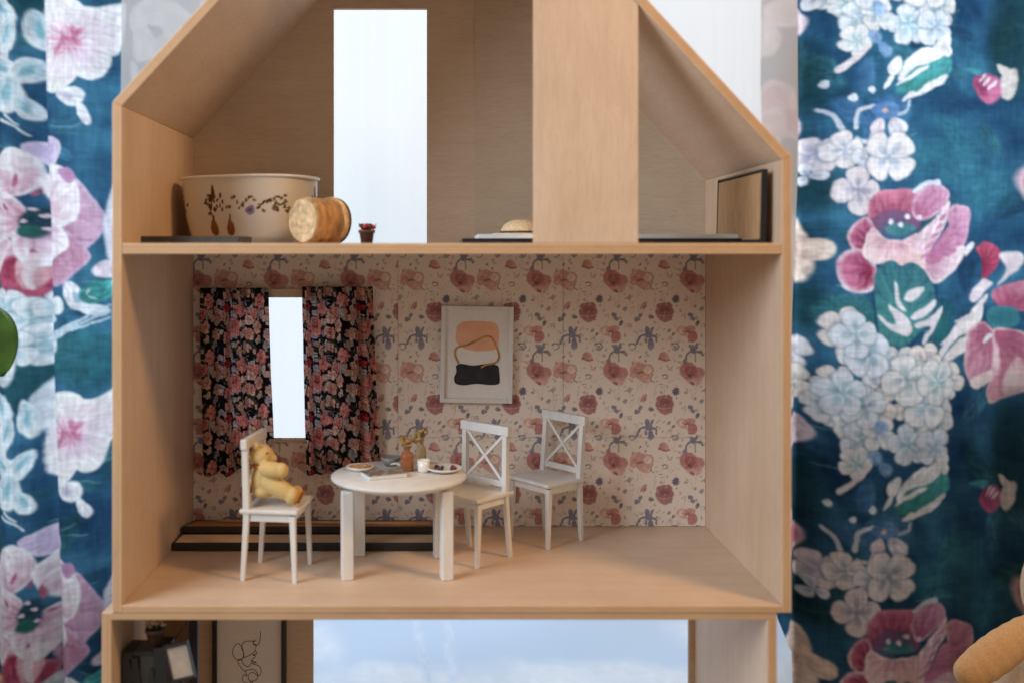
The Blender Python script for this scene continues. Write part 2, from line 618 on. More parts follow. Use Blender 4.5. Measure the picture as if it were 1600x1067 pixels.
# ------------------------------------------------------------------ large structure: dollhouse
YF, YB, YB2 = 0.905, 1.167, 1.174
XL, XR = -0.2896, 0.3106          # inner faces of the side walls
TW = 0.0088                        # wall thickness
EL, ER = CAMZ + 0.1335, CAMZ + 0.0845   # eave heights (inner)
TAN = 1.084
RX = (EL and ((ER - EL) / TAN + XL + XR) / 2 * 1.0)
RX = (XL + XR) / 2 + (ER - EL) / (2 * TAN)
RZ = EL + (RX - XL) * TAN
SLAB_B, SLAB_T = 0.3190, 0.3288


def board(name, poly, y0, y1, mat, parent, bev=0.0007, ply_y=False):
    """prism from (x, z, ply) polygon extruded along y; ply = position through the board's thickness"""
    bm = bmesh.new()
    lay = bm.verts.layers.float.new('ply')
    fa, ba = [], []
    for x, z, p in poly:
        v = bm.verts.new((x, y0, z)); v[lay] = 0.0 if ply_y else p; fa.append(v)
        v = bm.verts.new((x, y1, z)); v[lay] = 1.0 if ply_y else p; ba.append(v)
    bm.faces.new(fa)
    bm.faces.new(ba[::-1])
    n = len(poly)
    for k in range(n):
        bm.faces.new((fa[k], ba[k], ba[(k + 1) % n], fa[(k + 1) % n]))
    o = from_bm(name, bm, mat, parent)
    if bev:
        bevel_mod(o, bev, 2)
    return o


def rect(x0, x1, z0, z1, axis):
    if axis == 'x':
        return [(x0, z0, 0), (x1, z0, 1), (x1, z1, 1), (x0, z1, 0)]
    return [(x0, z0, 0), (x1, z0, 0), (x1, z1, 1), (x0, z1, 1)]


def holed(name, outer, holes, y0, y1, mat, parent):
    cu = bpy.data.curves.new(name, 'CURVE')
    cu.dimensions = '2D'
    cu.fill_mode = 'BOTH'
    cu.extrude = (y1 - y0) / 2
    for pts in [outer] + holes:
        sp = cu.splines.new('POLY')
        sp.points.add(len(pts) - 1)
        for p, (x, z) in zip(sp.points, pts):
            p.co = (x, z, 0, 1)
        sp.use_cyclic_u = True
    tmp = bpy.data.objects.new('tmp', cu)
    COL.objects.link(tmp)
    bpy.context.view_layer.update()
    me = bpy.data.meshes.new_from_object(tmp.evaluated_get(bpy.context.evaluated_depsgraph_get()))
    bpy.data.objects.remove(tmp, do_unlink=True)
    bpy.data.curves.remove(cu)
    me.transform(Matrix.Translation((0, (y0 + y1) / 2, 0)) @ Matrix.Rotation(math.radians(90), 4, 'X'))
    me.name = name
    me.materials.clear()
    me.materials.append(mat)
    o = bpy.data.objects.new(name, me)
    COL.objects.link(o)
    return attach(o, parent)


house = tag(empty('dollhouse', (0.0105, 1.04, -0.0067)), 'pale plywood dollhouse with pitched roof and open front, papered dining room and attic', 'dollhouse')
FB = -0.0067
cl = math.cos(math.atan(TAN)); sl = math.sin(math.atan(TAN))
TR = 0.0088
# outer points of mitred eaves and ridge
ozL = EL + TR / cl - TW * TAN
ozR = ER + TR / cl - TW * TAN
oRZ = RZ + TR / cl
board('side_wall', [(XL - TW, FB, 0), (XL, FB, 1), (XL, EL, 1), (XL - TW, ozL, 0)], YF, YB2, WOOD_Z, house)
board('side_wall', [(XR, FB, 0), (XR + TW, FB, 1), (XR + TW, ozR, 1), (XR, ER, 0)], YF, YB2, WOOD_Z, house)
board('roof_panel', [(XL, EL, 0), (RX, RZ, 0), (RX, oRZ, 1), (XL - TW, ozL, 1)], YF, YB2, WOOD_Y, house)
board('roof_panel', [(XR, ER, 0), (XR + TW, ozR, 1), (RX, oRZ, 1), (RX, RZ, 0)], YF, YB2, WOOD_Y, house)
board('floor_board', rect(XL, XR, FB, 0.0, 'z'), YF, YB, WOOD_X, house)
board('attic_floor', rect(XL, XR, SLAB_B, SLAB_T, 'z'), YF + 0.0005, YB, WOOD_X, house)
# partition standing at the front of the attic
pz = lambda x: RZ - abs(x - RX) * TAN
px0, px1 = 0.0849, 0.1803
board('partition_panel', [(px0, SLAB_T, 0), (px1, SLAB_T, 0), (px1, pz(px1), 0), (px0, pz(px0), 0)], YF + 0.001, YF + 0.010, WOOD_Z, house, ply_y=True)
# back boards
SEAM = 0.0405
AW = (-0.1253, -0.0158, SLAB_T + 0.0002, CAMZ + 0.2858)
board('back_board', [(XL, SLAB_T, 0), (AW[0], SLAB_T, 0), (AW[0], pz(AW[0]), 0), (XL, EL, 0)], YB, YB2, WOOD_BACK, house, bev=0, ply_y=True)
board('back_board', [(AW[0], AW[3], 0), (AW[1], AW[3], 0), (AW[1], pz(AW[1]), 0), (RX, RZ, 0) if AW[0] < RX < AW[1] else (AW[1], pz(AW[1]), 0), (AW[0], pz(AW[0]), 0)] if AW[0] < RX < AW[1] else
      [(AW[0], AW[3], 0), (AW[1], AW[3], 0), (AW[1], pz(AW[1]), 0), (AW[0], pz(AW[0]), 0)], YB, YB2, WOOD_BACK, house, bev=0, ply_y=True)
bp = [(AW[1], SLAB_T, 0), (SEAM, SLAB_T, 0), (SEAM, pz(SEAM), 0)]
if AW[1] < RX:
    bp.append((RX, RZ, 0))
bp.append((AW[1], pz(AW[1]), 0))
board('back_board', bp, YB, YB2, WOOD_BACK, house, bev=0, ply_y=True)
board('back_board', [(SEAM, SLAB_T, 0), (XR, SLAB_T, 0), (XR, ER, 0), (SEAM, pz(SEAM), 0)], YB - 0.0012, YB2, WOOD_BACK2, house, bev=0, ply_y=True)
WIN = ((358 - 688) * YB / F, (533 - 688) * YB / F, 0.1019, 0.2700)   # x0 x1 z0 z1
back = holed('back_board', [(XL, FB), (XR, FB), (XR, SLAB_T), (XL, SLAB_T)],
             [[(WIN[0], WIN[2]), (WIN[0], WIN[3]), (WIN[1], WIN[3]), (WIN[1], WIN[2])]], YB, YB2, WOOD_BACK, house)

# ------------------------------------------------------------------ wallpaper print
ZT = (375.0, 450.0)
sh = [(i * 375, j * 450) for i in (-1, 0, 1) for j in (-1, 0, 1)]
wp = Canvas(0, 0, 375, 450, 1.6, (236, 218, 202), warp=4.0, wcell=10, seed=4, shifts=sh)
OX, OY = 800.0, 20.0     # zoom coordinates of the tile's origin


def W(x, y):
    return x - OX, y - OY


rng = random.Random(3)
# faint washes and stems
for _ in range(26):
    x, y = rng.uniform(0, 375), rng.uniform(0, 450)
    wp.petal(x, y, rng.uniform(10, 26), rng.uniform(6, 14), rng.uniform(0, 180), rng.choice([(232, 196, 176), (222, 204, 180), (238, 204, 196), (216, 206, 186)]), alpha=0.55, soft=0.9)
for _ in range(24):
    x, y = rng.uniform(0, 375), rng.uniform(0, 450)
    l = rng.uniform(18, 55)
    wp.stroke([(x, y), (x + rng.uniform(-8, 8), y + l * .5), (x + rng.uniform(-14, 14), y + l)], 1.3, 1.0, (176, 158, 132), alpha=0.65)
# light poppy
x, y = W(890, 130)
wp.petal(x - 22, y - 8, 40, 32, 160, (196, 112, 96), (222, 156, 136), taper=.1)
wp.petal(x + 5, y + 34, 42, 24, 25, (200, 120, 102), (226, 168, 148))
wp.petal(x - 40, y + 12, 26, 18, 120, (190, 100, 88), (214, 142, 124))
wp.petal(x + 22, y - 2, 34, 26, 0, (206, 128, 108), (226, 170, 146), rim=(196, 112, 92))
wp.petal(x + 26, y - 2, 22, 18, 10, (228, 180, 152), (234, 196, 168))
wp.petal(x - 18, y + 12, 22, 6, -8, (120, 46, 44), alpha=.8)
wp.stroke([(x + 50, y + 20), (x + 42, y + 48), (x + 58, y + 60)], 3, 2, (112, 92, 96), .8)
# red poppy
x, y = W(1130, 138)
wp.petal(x + 6, y + 30, 50, 30, 20, (206, 128, 116), (226, 164, 150))
wp.petal(x - 12, y - 6, 46, 40, 200, (168, 66, 64), (190, 96, 90), taper=.1)
wp.petal(x + 28, y + 4, 38, 26, 10, (174, 76, 72), (204, 122, 112))
wp.petal(x - 4, y - 2, 32, 26, 40, (150, 48, 50), (172, 70, 68))
wp.petal(x - 8, y + 16, 12, 6, 0, (84, 26, 36))
wp.petal(x + 4, y + 56, 14, 6, 20, (136, 52, 54))
for k in range(9):
    wp.petal(x - 6 + rng.uniform(-24, 28), y + rng.uniform(-22, 22), 12, 2, rng.uniform(20, 150), (128, 36, 44), alpha=.5, soft=.5)
# iris above the red poppy
x, y = W(1145, 490)
SL = (92, 92, 118)
wp.stroke([(x - 44, y + 48), (x - 36, y + 14), (x - 14, y), (x + 12, y + 2)], 5, 4, SL)
wp.petal(x - 44, y + 44, 16, 10, 110, (120, 112, 132), (104, 98, 120))
wp.petal(x - 6, y - 14, 22, 15, 80, (110, 108, 142), (84, 84, 116))
wp.petal(x + 12, y - 26, 17, 8, 280, (92, 96, 134), (124, 124, 156))
wp.petal(x - 18, y - 22, 14, 8, 250, (96, 98, 134), (120, 120, 152))
wp.stroke([(x + 8, y + 2), (x + 32, y + 2), (x + 42, y + 18)], 4.5, 5, (84, 84, 106))
wp.stroke([(x + 4, y + 8), (x + 6, y + 50)], 5, 3, (150, 142, 108))
# iris one
x, y = W(920, 408)
wp.petal(x - 4, y - 18, 22, 11, 260, (76, 84, 122), (104, 110, 146))
wp.petal(x + 18, y - 24, 17, 6, 300, (80, 82, 116), (100, 104, 136))
wp.petal(x + 2, y + 2, 18, 15, 0, (96, 102, 140), (82, 88, 124))
wp.stroke([(x - 4, y + 2), (x - 34, y + 6), (x - 50, y + 26), (x - 56, y + 44)], 4.5, 6, (86, 90, 122))
wp.stroke([(x + 10, y + 4), (x + 36, y + 10), (x + 38, y + 32)], 4, 4.5, (90, 92, 122))
wp.petal(x + 12, y + 44, 30, 15, 90, (82, 86, 124), (128, 124, 160))
wp.petal(x - 12, y + 26, 17, 7, 90, (104, 106, 140))
# maroon fan flower
x, y = W(1000, 300)
wp.petal(x, y - 2, 45, 38, 0, (150, 62, 70), (160, 72, 76), taper=0)
wp.petal(x - 20, y - 24, 22, 19, 230, (142, 54, 64), (164, 78, 80))
wp.petal(x + 16, y - 26, 24, 19, 300, (140, 52, 64), (166, 80, 84))
wp.petal(x + 2, y + 22, 26, 36, 90, (146, 60, 68), (176, 98, 96), taper=-.25)
wp.petal(x - 2, y - 30, 20, 30, 270, (142, 54, 64), (160, 74, 78), taper=0)
wp.stroke([(x - 38, y + 14), (x, y + 17), (x + 40, y + 13)], 1.8, 1.5, (214, 160, 150), .8)
for k in range(14):
    a = 200 + k * 11
    wp.petal(x + 22 * math.cos(math.radians(a)), y + 20 * math.sin(math.radians(a)), 18, 1.6, a, (112, 34, 48), alpha=.55, soft=.5)
wp.petal(x + 3, y - 2, 3, 3, 0, (224, 180, 172))
# peach and red poppy
x, y = W(1108, 400)
wp.petal(x - 16, y - 8, 36, 24, 200, (206, 128, 104), (232, 182, 156))
wp.petal(x + 10, y - 16, 34, 18, -12, (196, 96, 84), (216, 142, 122))
wp.petal(x + 26, y + 16, 28, 26, 40, (180, 78, 76), (194, 100, 94))
wp.petal(x - 22, y - 10, 16, 12, 0, (236, 198, 172))
wp.petal(x + 6, y + 6, 10, 12, 60, (226, 178, 158))
wp.stroke([(x - 10, y - 6), (x + 8, y - 8), (x + 14, y + 12)], 4, 3, (140, 50, 50), .8)
# small pink bud
x, y = W(1000, 64)
wp.petal(x, y, 26, 18, 30, (196, 110, 98), (216, 142, 126), taper=-.4)
wp.stroke([(x - 26, y + 10), (x, y + 18), (x + 24, y + 16)], 6, 4, (160, 70, 66), .85)
# cornflower
x, y = W(1055, 234)
for k in range(9):
    a = k * 40
    wp.petal(x + 10 * math.cos(math.radians(a)), y + 9 * math.sin(math.radians(a)), 12, 4, a, (42, 44, 78), (62, 64, 104))
wp.petal(x, y, 9, 8, 0, (70, 62, 100))
wp.petal(x + 2, y + 32, 4, 4, 0, (48, 46, 70))
# tilted pink leaf-bud, berries, curls, flecks
x, y = W(895, 268); wp.petal(x, y, 24, 10, -52, (176, 104, 100), (204, 140, 130))
wp.petal(x + 8, y + 8, 16, 5, -60, (160, 84, 84))
for (bx_, by_, r_, c_) in ((865, 334, 15, (98, 96, 122)), (880, 316, 13, (112, 110, 132)), (935, 322, 14, (118, 110, 124)), (937, 324, 7, (74, 66, 84)),
                          (1125, 312, 14, (98, 98, 120)), (1138, 330, 13, (112, 106, 128)), (1162, 352, 13, (72, 74, 84)), (1158, 362, 7, (60, 62, 70)),
                          (1032, 336, 6, (120, 96, 104)), (1022, 388, 11, (132, 120, 120)), (1042, 406, 9, (116, 108, 112)), (806, 282, 12, (140, 136, 142)),
                          (1105, 240, 7, (132, 112, 116)), (1150, 270, 10, (146, 138, 132)), (1090, 128, 6, (126, 112, 92)), (905, 84, 8, (132, 128, 110)),
                          (880, 66, 7, (120, 112, 100)), (845, 96, 9, (150, 128, 120)), (826, 230, 12, (160, 144, 130)), (1078, 60, 10, (196, 150, 120)),
                          (1120, 440, 5, (120, 106, 110)), (960, 410, 6, (150, 110, 100)), (990, 430, 5, (170, 140, 118))):
    x, y = W(bx_, by_)
    wp.petal(x, y, r_, r_ * 0.72, rng.uniform(0, 180), c_, taper=rng.uniform(-.3, .3), soft=.3)
for (bx_, by_, r_) in ((1000, 162, 13), (1050, 466, 20), (840, 466, 18)):
    x, y = W(bx_, by_)
    wp.stroke([(x + r_ * math.cos(a), y + r_ * 0.8 * math.sin(a)) for a in np.linspace(-2.4, 2.2, 7)], 3.2, 2.2, (104, 104, 118), .9)
x, y = W(1052, 470); wp.petal(x, y, 12, 9, 30, (146, 140, 150))
for (bx_, by_, an) in ((1014, 112, 70), (1024, 128, 10), (1034, 118, 120), (1070, 92, 30), (980, 240, 15), (822, 236, 60), (838, 226, 130), (1110, 226, 50), (1180, 150, 110), (855, 395, 40), (1180, 410, 80), (980, 200, 0)):
    x, y = W(bx_, by_)
    wp.petal(x, y, 12, 3, an, (158, 120, 96), alpha=.8, soft=.4)

rf = random.Random(17)
for _ in range(60):
    x, y = rf.uniform(0, 375), rf.uniform(0, 450)
    l = rf.uniform(3, 8)
    wp.petal(x, y, l, l * rf.uniform(.25, .6), rf.uniform(0, 180), rf.choice([(120, 112, 116), (150, 126, 110), (176, 128, 116), (110, 108, 128), (138, 132, 108)]), alpha=.75, soft=.5)
for _ in range(46):
    x, y = rf.uniform(0, 375), rf.uniform(0, 450)
    l = rf.uniform(6, 13); an = rf.uniform(0, 360); k = rf.choice([(196, 140, 126), (206, 160, 140), (160, 138, 136), (176, 160, 140), (140, 134, 150)])
    wp.petal(x, y, l, l * .5, an, k, np.array(k) * 1.1, alpha=.45, soft=.6)
    wp.petal(x + rf.uniform(-5, 5), y + rf.uniform(-5, 5), l * .6, l * .25, an + 70, np.array(k) * .8, alpha=.45, soft=.5)
bgw = np.array((236, 219, 205.0))
wp.a = bgw + (wp.a - np.array((236, 218, 202.0))) * 0.70
gray = wp.a.mean(-1, keepdims=True)
wp.a = gray + (wp.a - gray) * 0.80
# wallpaper sheets: three columns by two rows, butted with hairline gaps
pxm = YB / F
seams = [302, 622, 880, 1102]
offs = [68.0, 0.0, 0.0]
rowz = [(0.0006, 0.1040), (0.1044, SLAB_B - 0.0003)]
for ci in range(3):
    xa, xb = (seams[ci] - 688) * pxm + 0.0002, (seams[ci + 1] - 688) * pxm - 0.0002
    for ri, (za, zb) in enumerate(rowz):
        st_ = 0.0008
        nx = int((xb - xa) / st_) + 1; nz = int((zb - za) / st_) + 1
        gx, gz = np.meshgrid(np.linspace(xa, xb, nx), np.linspace(za, zb, nz))
        rgn = np.random.default_rng(10 + ci * 2 + ri)
        wav = vnoise(nz, nx, 70, rgn, 2)
        gy = YB - 0.0008 - 0.0004 * ((ci + ri) % 2) - 0.00035 * wav
        u = gx / pxm + 688 - offs[ci]; v = 395 - (gz - CAMZ) / pxm
        zu = (u - 600) * 3.137 - OX; zv = (v - 390) * 3.137 - OY + ri * -9
        c = wp.sample(zu, zv, wrap=True)
        keep = None
        if ci == 0 and ri == 1:
            cx = (gx[:-1, :-1] + gx[1:, 1:]) / 2; cz = (gz[:-1, :-1] + gz[1:, 1:]) / 2
            keep = ~((cx > WIN[0]) & (cx < WIN[1]) & (cz < WIN[3]))
        grid_mesh('wallpaper_sheet', gx, gy, gz, c, M_WALLPAPER, back, keep)

# trims of the small window
xw0, xw1 = (332 - 688) * pxm, (572 - 688) * pxm
box('curtain_batten', ((xw0 + xw1) / 2, YB - 0.0052, 0.2729), (xw1 - xw0, 0.0064, 0.0100), WOOD_X, house)
box('window_sill', ((WIN[0] + WIN[1]) / 2, YB + 0.002, WIN[2] - 0.0012), (WIN[1] - WIN[0] + 0.002, 0.0095, 0.0036), WOOD_X, house)

# ------------------------------------------------------------------ dollhouse base storey
base = tag(empty('open_box', (-0.001, 1.04, -0.34)), 'plywood open-backed lower storey box the dollhouse stands on', 'box')
BX0, BX1 = (158 - 688) * YF / F, (1215 - 688) * YF / F
BT, BB = FB - 0.0002, -0.335
board('top_board', rect(BX0, BX1, BT - 0.0066, BT, 'z'), YF + 0.001, YB2, WOOD_X, base)
board('side_wall', rect(BX0, BX0 + TW, BB, BT - 0.0066, 'x'), YF + 0.001, YB2, WOOD_Z, base)
board('side_wall', rect(BX1 - TW, BX1, BB, BT - 0.0066, 'x'), YF + 0.001, YB2, WOOD_Z, base)
board('floor_board', rect(BX0 + TW, BX1 - TW, BB, BB + 0.007, 'z'), YF + 0.001, YB2, WOOD_X, base)
LO0, LO1 = (489 - 688) * pxm, (1077 - 688) * pxm
board('back_board', rect(BX0 + TW, LO0, BB + 0.007, BT - 0.0066, 'x'), YB, YB2, WOOD_BACK, base, bev=0, ply_y=True)
board('back_board', rect(LO1, BX1 - TW, BB + 0.007, BT - 0.0066, 'x'), YB, YB2, WOOD_BACK, base, bev=0, ply_y=True)

# table top of the room the house stands on
tb = box('table_top', (0.1, 1.10, BB - 0.0155), (2.6, 0.72, 0.03), TABLEM, None)
tb['kind'] = 'structure'

# ------------------------------------------------------------------ background: sky, window curtains
sky_m, nt, bs, out = new_mat('bright_overcast_sky')
nt.nodes.remove(bs)
em = nt.nodes.new('ShaderNodeEmission')
em.inputs[0].default_value = (0.79, 0.90, 1.0, 1)
em.inputs[1].default_value = 2.25
nt.links.new(em.outputs[0], out.inputs[0])
bm = bmesh.new()
bm_box(bm, (0.15, 1.68, 0.58), (2.6, 0.01, 1.86))
sk = from_bm('sky', bm, sky_m)
sk['kind'] = 'structure'
# added unseen low walls, blocking sky light so the curtain bottoms stay darker
PLASTER = simple('painted_plaster', (0.70, 0.67, 0.62), 0.9, 0.05, 8, 0.05)
for nm, xa_, xb_, ht_ in (('shade_wall_left', -1.2, -0.37, 0.20), ('shade_wall_right', 0.49, 1.5, 0.50)):
    wl = box(nm, ((xa_ + xb_) / 2, 1.635, -0.35 + ht_ / 2), (xb_ - xa_, 0.04, ht_), PLASTER, None, bev=0.003)
    wl['kind'] = 'structure'

YC = 1.50
YS = 1.41

PALE = (226, 224, 232); WHT = (238, 240, 244); PINK = (206, 130, 160); MAG = (176, 70, 110); CRIM = (160, 38, 70)
LIL = (168, 112, 160); TEAL = (44, 92, 104); NAVY = (30, 52, 74); DTEAL = (34, 78, 92); CREAM = (232, 214, 202); BLUSH = (226, 184, 190)


def bg_fabric(cv, base_, seed):
    r = np.random.default_rng(seed)
    n1 = vnoise(cv.h, cv.w, 90 * cv.res, r, 4)[..., None]
    n2 = vnoise(cv.h, cv.w, 30 * cv.res, r, 4)[..., None]
    lf = random.Random(seed)
    cv.a[:] = np.array(base_) + n1 * np.array((16, 30, 28)) + n2 * np.array((14, 26, 24))
    for _ in range(190):
        x, y = lf.uniform(cv.x0, cv.x1), lf.uniform(cv.y0, cv.y1)
        a = lf.uniform(18, 46)
        k = lf.choice([(62, 122, 132), (54, 108, 112), (34, 70, 84), (28, 52, 74), (70, 124, 150), (44, 96, 92)])
        cv.petal(x, y, a, a * lf.uniform(.25, .5), lf.uniform(0, 360), k, np.array(k) * .8, alpha=lf.uniform(.25, .55), soft=.35, streak=.25)
        if lf.random() < .4:
            cv.stroke([(x - a * .7, y), (x, y + lf.uniform(-6, 6)), (x + a * .7, y + lf.uniform(-9, 9))], 1.6, 1.0, (96, 150, 160), .35)


def big_leaf(cv, x, y, a, b, ang, col=DTEAL, vein=(206, 222, 222), nv=4, al=0.9):
    cv.petal(x, y, a, b, ang, col, np.array(col) * 1.35, taper=-.2, streak=.2)
    t = math.radians(ang); d = np.array((math.cos(t), math.sin(t))); nrm = np.array((-d[1], d[0]))
    c = np.array((x, y), float)
    for k in range(nv):
        s0 = -0.6 + 1.2 * k / max(1, nv - 1)
        for sg in (-1, 1):
            p = c + d * a * s0
            q = p + d * a * 0.28 + nrm * sg * b * 0.75 * (1 - abs(s0) * .5)
            cv.petal((p[0] * .4 + q[0] * .6), (p[1] * .4 + q[1] * .6), a * 0.24, b * 0.09, math.degrees(math.atan2(q[1] - p[1], q[0] - p[0])), vein, alpha=al, soft=.4)


def left_tile(cv, dy):
    Y = lambda v: v + dy
    p = cv.petal
    # soft teal foliage behind
    p(130, Y(560), 60, 44, 20, (52, 110, 116), (36, 86, 98), alpha=.8, soft=.5)
    p(40, Y(590), 50, 36, 100, (40, 92, 96), (30, 70, 80), alpha=.8, soft=.5)
    # pale white-pink flower, upper right
    q = lambda *z: [(x * .5063, y * .5063 + dy) for x, y in z]
    fc = (112, 66 + dy)
    IV = (240, 238, 236); IV2 = (224, 206, 220)
    cv.shape(q((132, 40), (170, 0), (235, 0), (268, 50), (250, 110), (200, 140), (150, 120)), IV2, IV, fc, rim=(246, 246, 246), rimw=5)
    cv.shape(q((245, 30), (290, 20), (350, -12), (352, 60), (338, 150), (290, 165), (240, 120)), (222, 198, 214), IV, fc, rim=(246, 246, 246), rimw=5)
    cv.shape(q((130, 110), (200, 120), (245, 170), (240, 240), (190, 288), (140, 275), (122, 200)), IV2, IV, fc, rim=(244, 242, 246), rimw=5)
    cv.shape(q((215, 150), (270, 120), (318, 150), (318, 195), (296, 238), (255, 246), (225, 215)), (214, 178, 206), IV, fc, rim=(246, 246, 246), rimw=5)
    cv.shape(q((160, 90), (220, 80), (262, 105), (255, 150), (205, 175), (165, 150)), (216, 140, 176), (236, 214, 226), fc, soft=6, nstreak=11, streak=.2)
    for ox, oy, a_, l_ in ((238, 112, -60, 16), (250, 100, -35, 13), (222, 128, 20, 12), (200, 134, 100, 14), (186, 158, 115, 13), (242, 132, 40, 12), (228, 96, -90, 12)):
        p(ox * .5063, oy * .5063 + dy, l_ * .7, 4, a_, (176, 60, 104), (216, 150, 180), alpha=.85, soft=.5)
    # white leaves at the far left
    for cx, cy, a, b, an in ((12, 20, 26, 14, 60), (20, 60, 28, 12, 100), (48, 40, 30, 12, 85), (10, 110, 26, 16, 30), (40, 110, 26, 14, 120), (20, 150, 30, 22, 100), (42, 168, 20, 12, 60), (-20, 80, 30, 20, 90)):
        p(cx, cy + dy, a, b, an, (176, 204, 216), WHT, rim=(236, 242, 244))
        p(cx, cy + dy, a * .5, b * .3, an, (92, 160, 176), alpha=.6, soft=.6)
    cv.stroke([(10, Y(190)), (28, Y(198)), (44, Y(212))], 2.5, 1.5, (214, 226, 230))
    cv.stroke([(16, Y(182)), (34, Y(196))], 2, 1.5, (214, 226, 230))
    # small oval and its tail
    p(112, Y(152), 19, 15, 10, PALE, WHT, rim=(244, 244, 246)); p(108, Y(152), 8, 5, 20, (190, 184, 208), soft=.6)
    p(132, Y(178), 20, 7, 66, WHT, PALE)
    # big peony
    pc = (50, 345 + dy)
    WH = (242, 238, 240)
    cv.shape(q((75, 455), (110, 430), (165, 425), (195, 445), (190, 495), (160, 520), (110, 500)), (170, 140, 190), (208, 190, 222), pc, rim=(228, 218, 234))
    cv.shape(q((232, 545), (280, 600), (310, 670), (298, 735), (245, 775), (195, 730), (235, 640)), (160, 84, 128), (204, 158, 188), pc, rim=(216, 190, 220))
    cv.shape(q((145, 790), (200, 715), (255, 755), (275, 800), (232, 848), (190, 885), (155, 870)), (156, 66, 110), (200, 140, 170), pc, rim=(206, 176, 212))
    cv.shape(q((-60, 560), (-10, 520), (30, 600), (20, 680), (-60, 700), (-90, 640)), (200, 160, 184), WH, pc, rim=WH)
    cv.shape(q((2, 545), (8, 490), (50, 458), (96, 478), (116, 535), (92, 590), (50, 610), (18, 595)), (186, 120, 150), WH, pc, rim=(246, 244, 246))
    cv.shape(q((100, 560), (150, 508), (205, 518), (240, 560), (252, 625), (232, 685), (185, 705), (150, 660)), (214, 170, 192), WH, pc, rim=(248, 246, 248), rimw=6)
    cv.shape(q((-60, 700), (-10, 700), (40, 730), (74, 800), (40, 850), (0, 835), (-50, 800)), (196, 130, 156), WH, pc, rim=WH)
    cv.shape(q((12, 860), (45, 795), (90, 800), (135, 835), (158, 880), (132, 925), (60, 922)), (150, 34, 70), (198, 66, 96), pc, rim=(216, 120, 140), streak=.2)
    cv.shape(q((70, 800), (100, 790), (128, 830), (118, 880), (85, 890), (66, 850)), (246, 226, 226), (222, 150, 160), pc)
    cv.shape(q((55, 715), (130, 675), (195, 700), (216, 760), (160, 806), (108, 826), (66, 795)), (206, 150, 180), WH, pc, rim=(248, 246, 248), rimw=6)
    cv.shape(q((0, 618), (40, 598), (84, 640), (74, 705), (30, 748), (-6, 742)), (190, 116, 146), WH, pc, rim=(246, 244, 246))
    cv.shape(q((190, 530), (225, 520), (240, 548), (215, 570)), (176, 110, 160), (190, 140, 186))
    for ox, oy, a_, l_, w_ in ((62, 560, 110, 18, 6), (128, 620, 80, 20, 6), (35, 640, 60, 12, 5), (100, 590, 120, 12, 4), (50, 870, 60, 22, 8), (128, 890, 80, 14, 6), (96, 780, 90, 14, 5), (140, 690, 60, 10, 4)):
        p(ox * .5063, oy * .5063 + dy, l_ * .55, w_ * .55, a_, (150, 34, 70), (190, 90, 120), alpha=.85, soft=.4)
    p(50, Y(346), 15, 24, 10, (30, 66, 70), (44, 60, 84), soft=.3); p(44, Y(362), 12, 10, 0, (40, 92, 86), soft=.4)
    for cx, cy in ((48, 326), (56, 338), (40, 346), (58, 358)):
        p(cx, cy + dy, 4, 3, 0, (222, 196, 206))
    cv.stroke([(50, Y(402)), (46, Y(430)), (52, Y(450))], 7, 3, (240, 222, 226))
    # florets below
    for cx, cy, r in ((20, 478, 20), (50, 500, 24), (62, 540, 22), (30, 546, 20), (76, 480, 18), (2, 520, 18)):
        cv.floret(cx, cy + dy, r, WHT, (86, 150, 170), cx * 7)
    # leaf shape and whisker lines
    p(118, Y(462), 24, 15, 60, WHT, PALE); p(140, Y(484), 22, 10, 20, WHT, (206, 218, 228)); p(122, Y(466), 10, 5, 60, (150, 180, 200), soft=.6)
    big_leaf(cv, 150, Y(455), 26, 16, -30, (52, 120, 120), nv=2)
    for k in range(3):
        cv.stroke([(88, Y(528 - k * 4)), (120, Y(514 - k * 5)), (160, Y(500 - k * 10))], 2.4, 1.4, (196, 214, 224), .85)
    cv.stroke([(170, Y(400)), (164, Y(340)), (172, Y(290))], 10, 7, (226, 226, 236)); p(166, Y(420), 14, 22, 90, (232, 220, 230))
    # white scroll leaves of the lower left
    for cx, cy, a, b, an in ((66, 630, 16, 42, 10), (12, 570, 22, 30, 0), (6, 650, 16, 36, 10), (4, 700, 18, 40, 0)):
        p(cx, cy + dy, a, b, an, (206, 214, 224), WHT, alpha=.95)


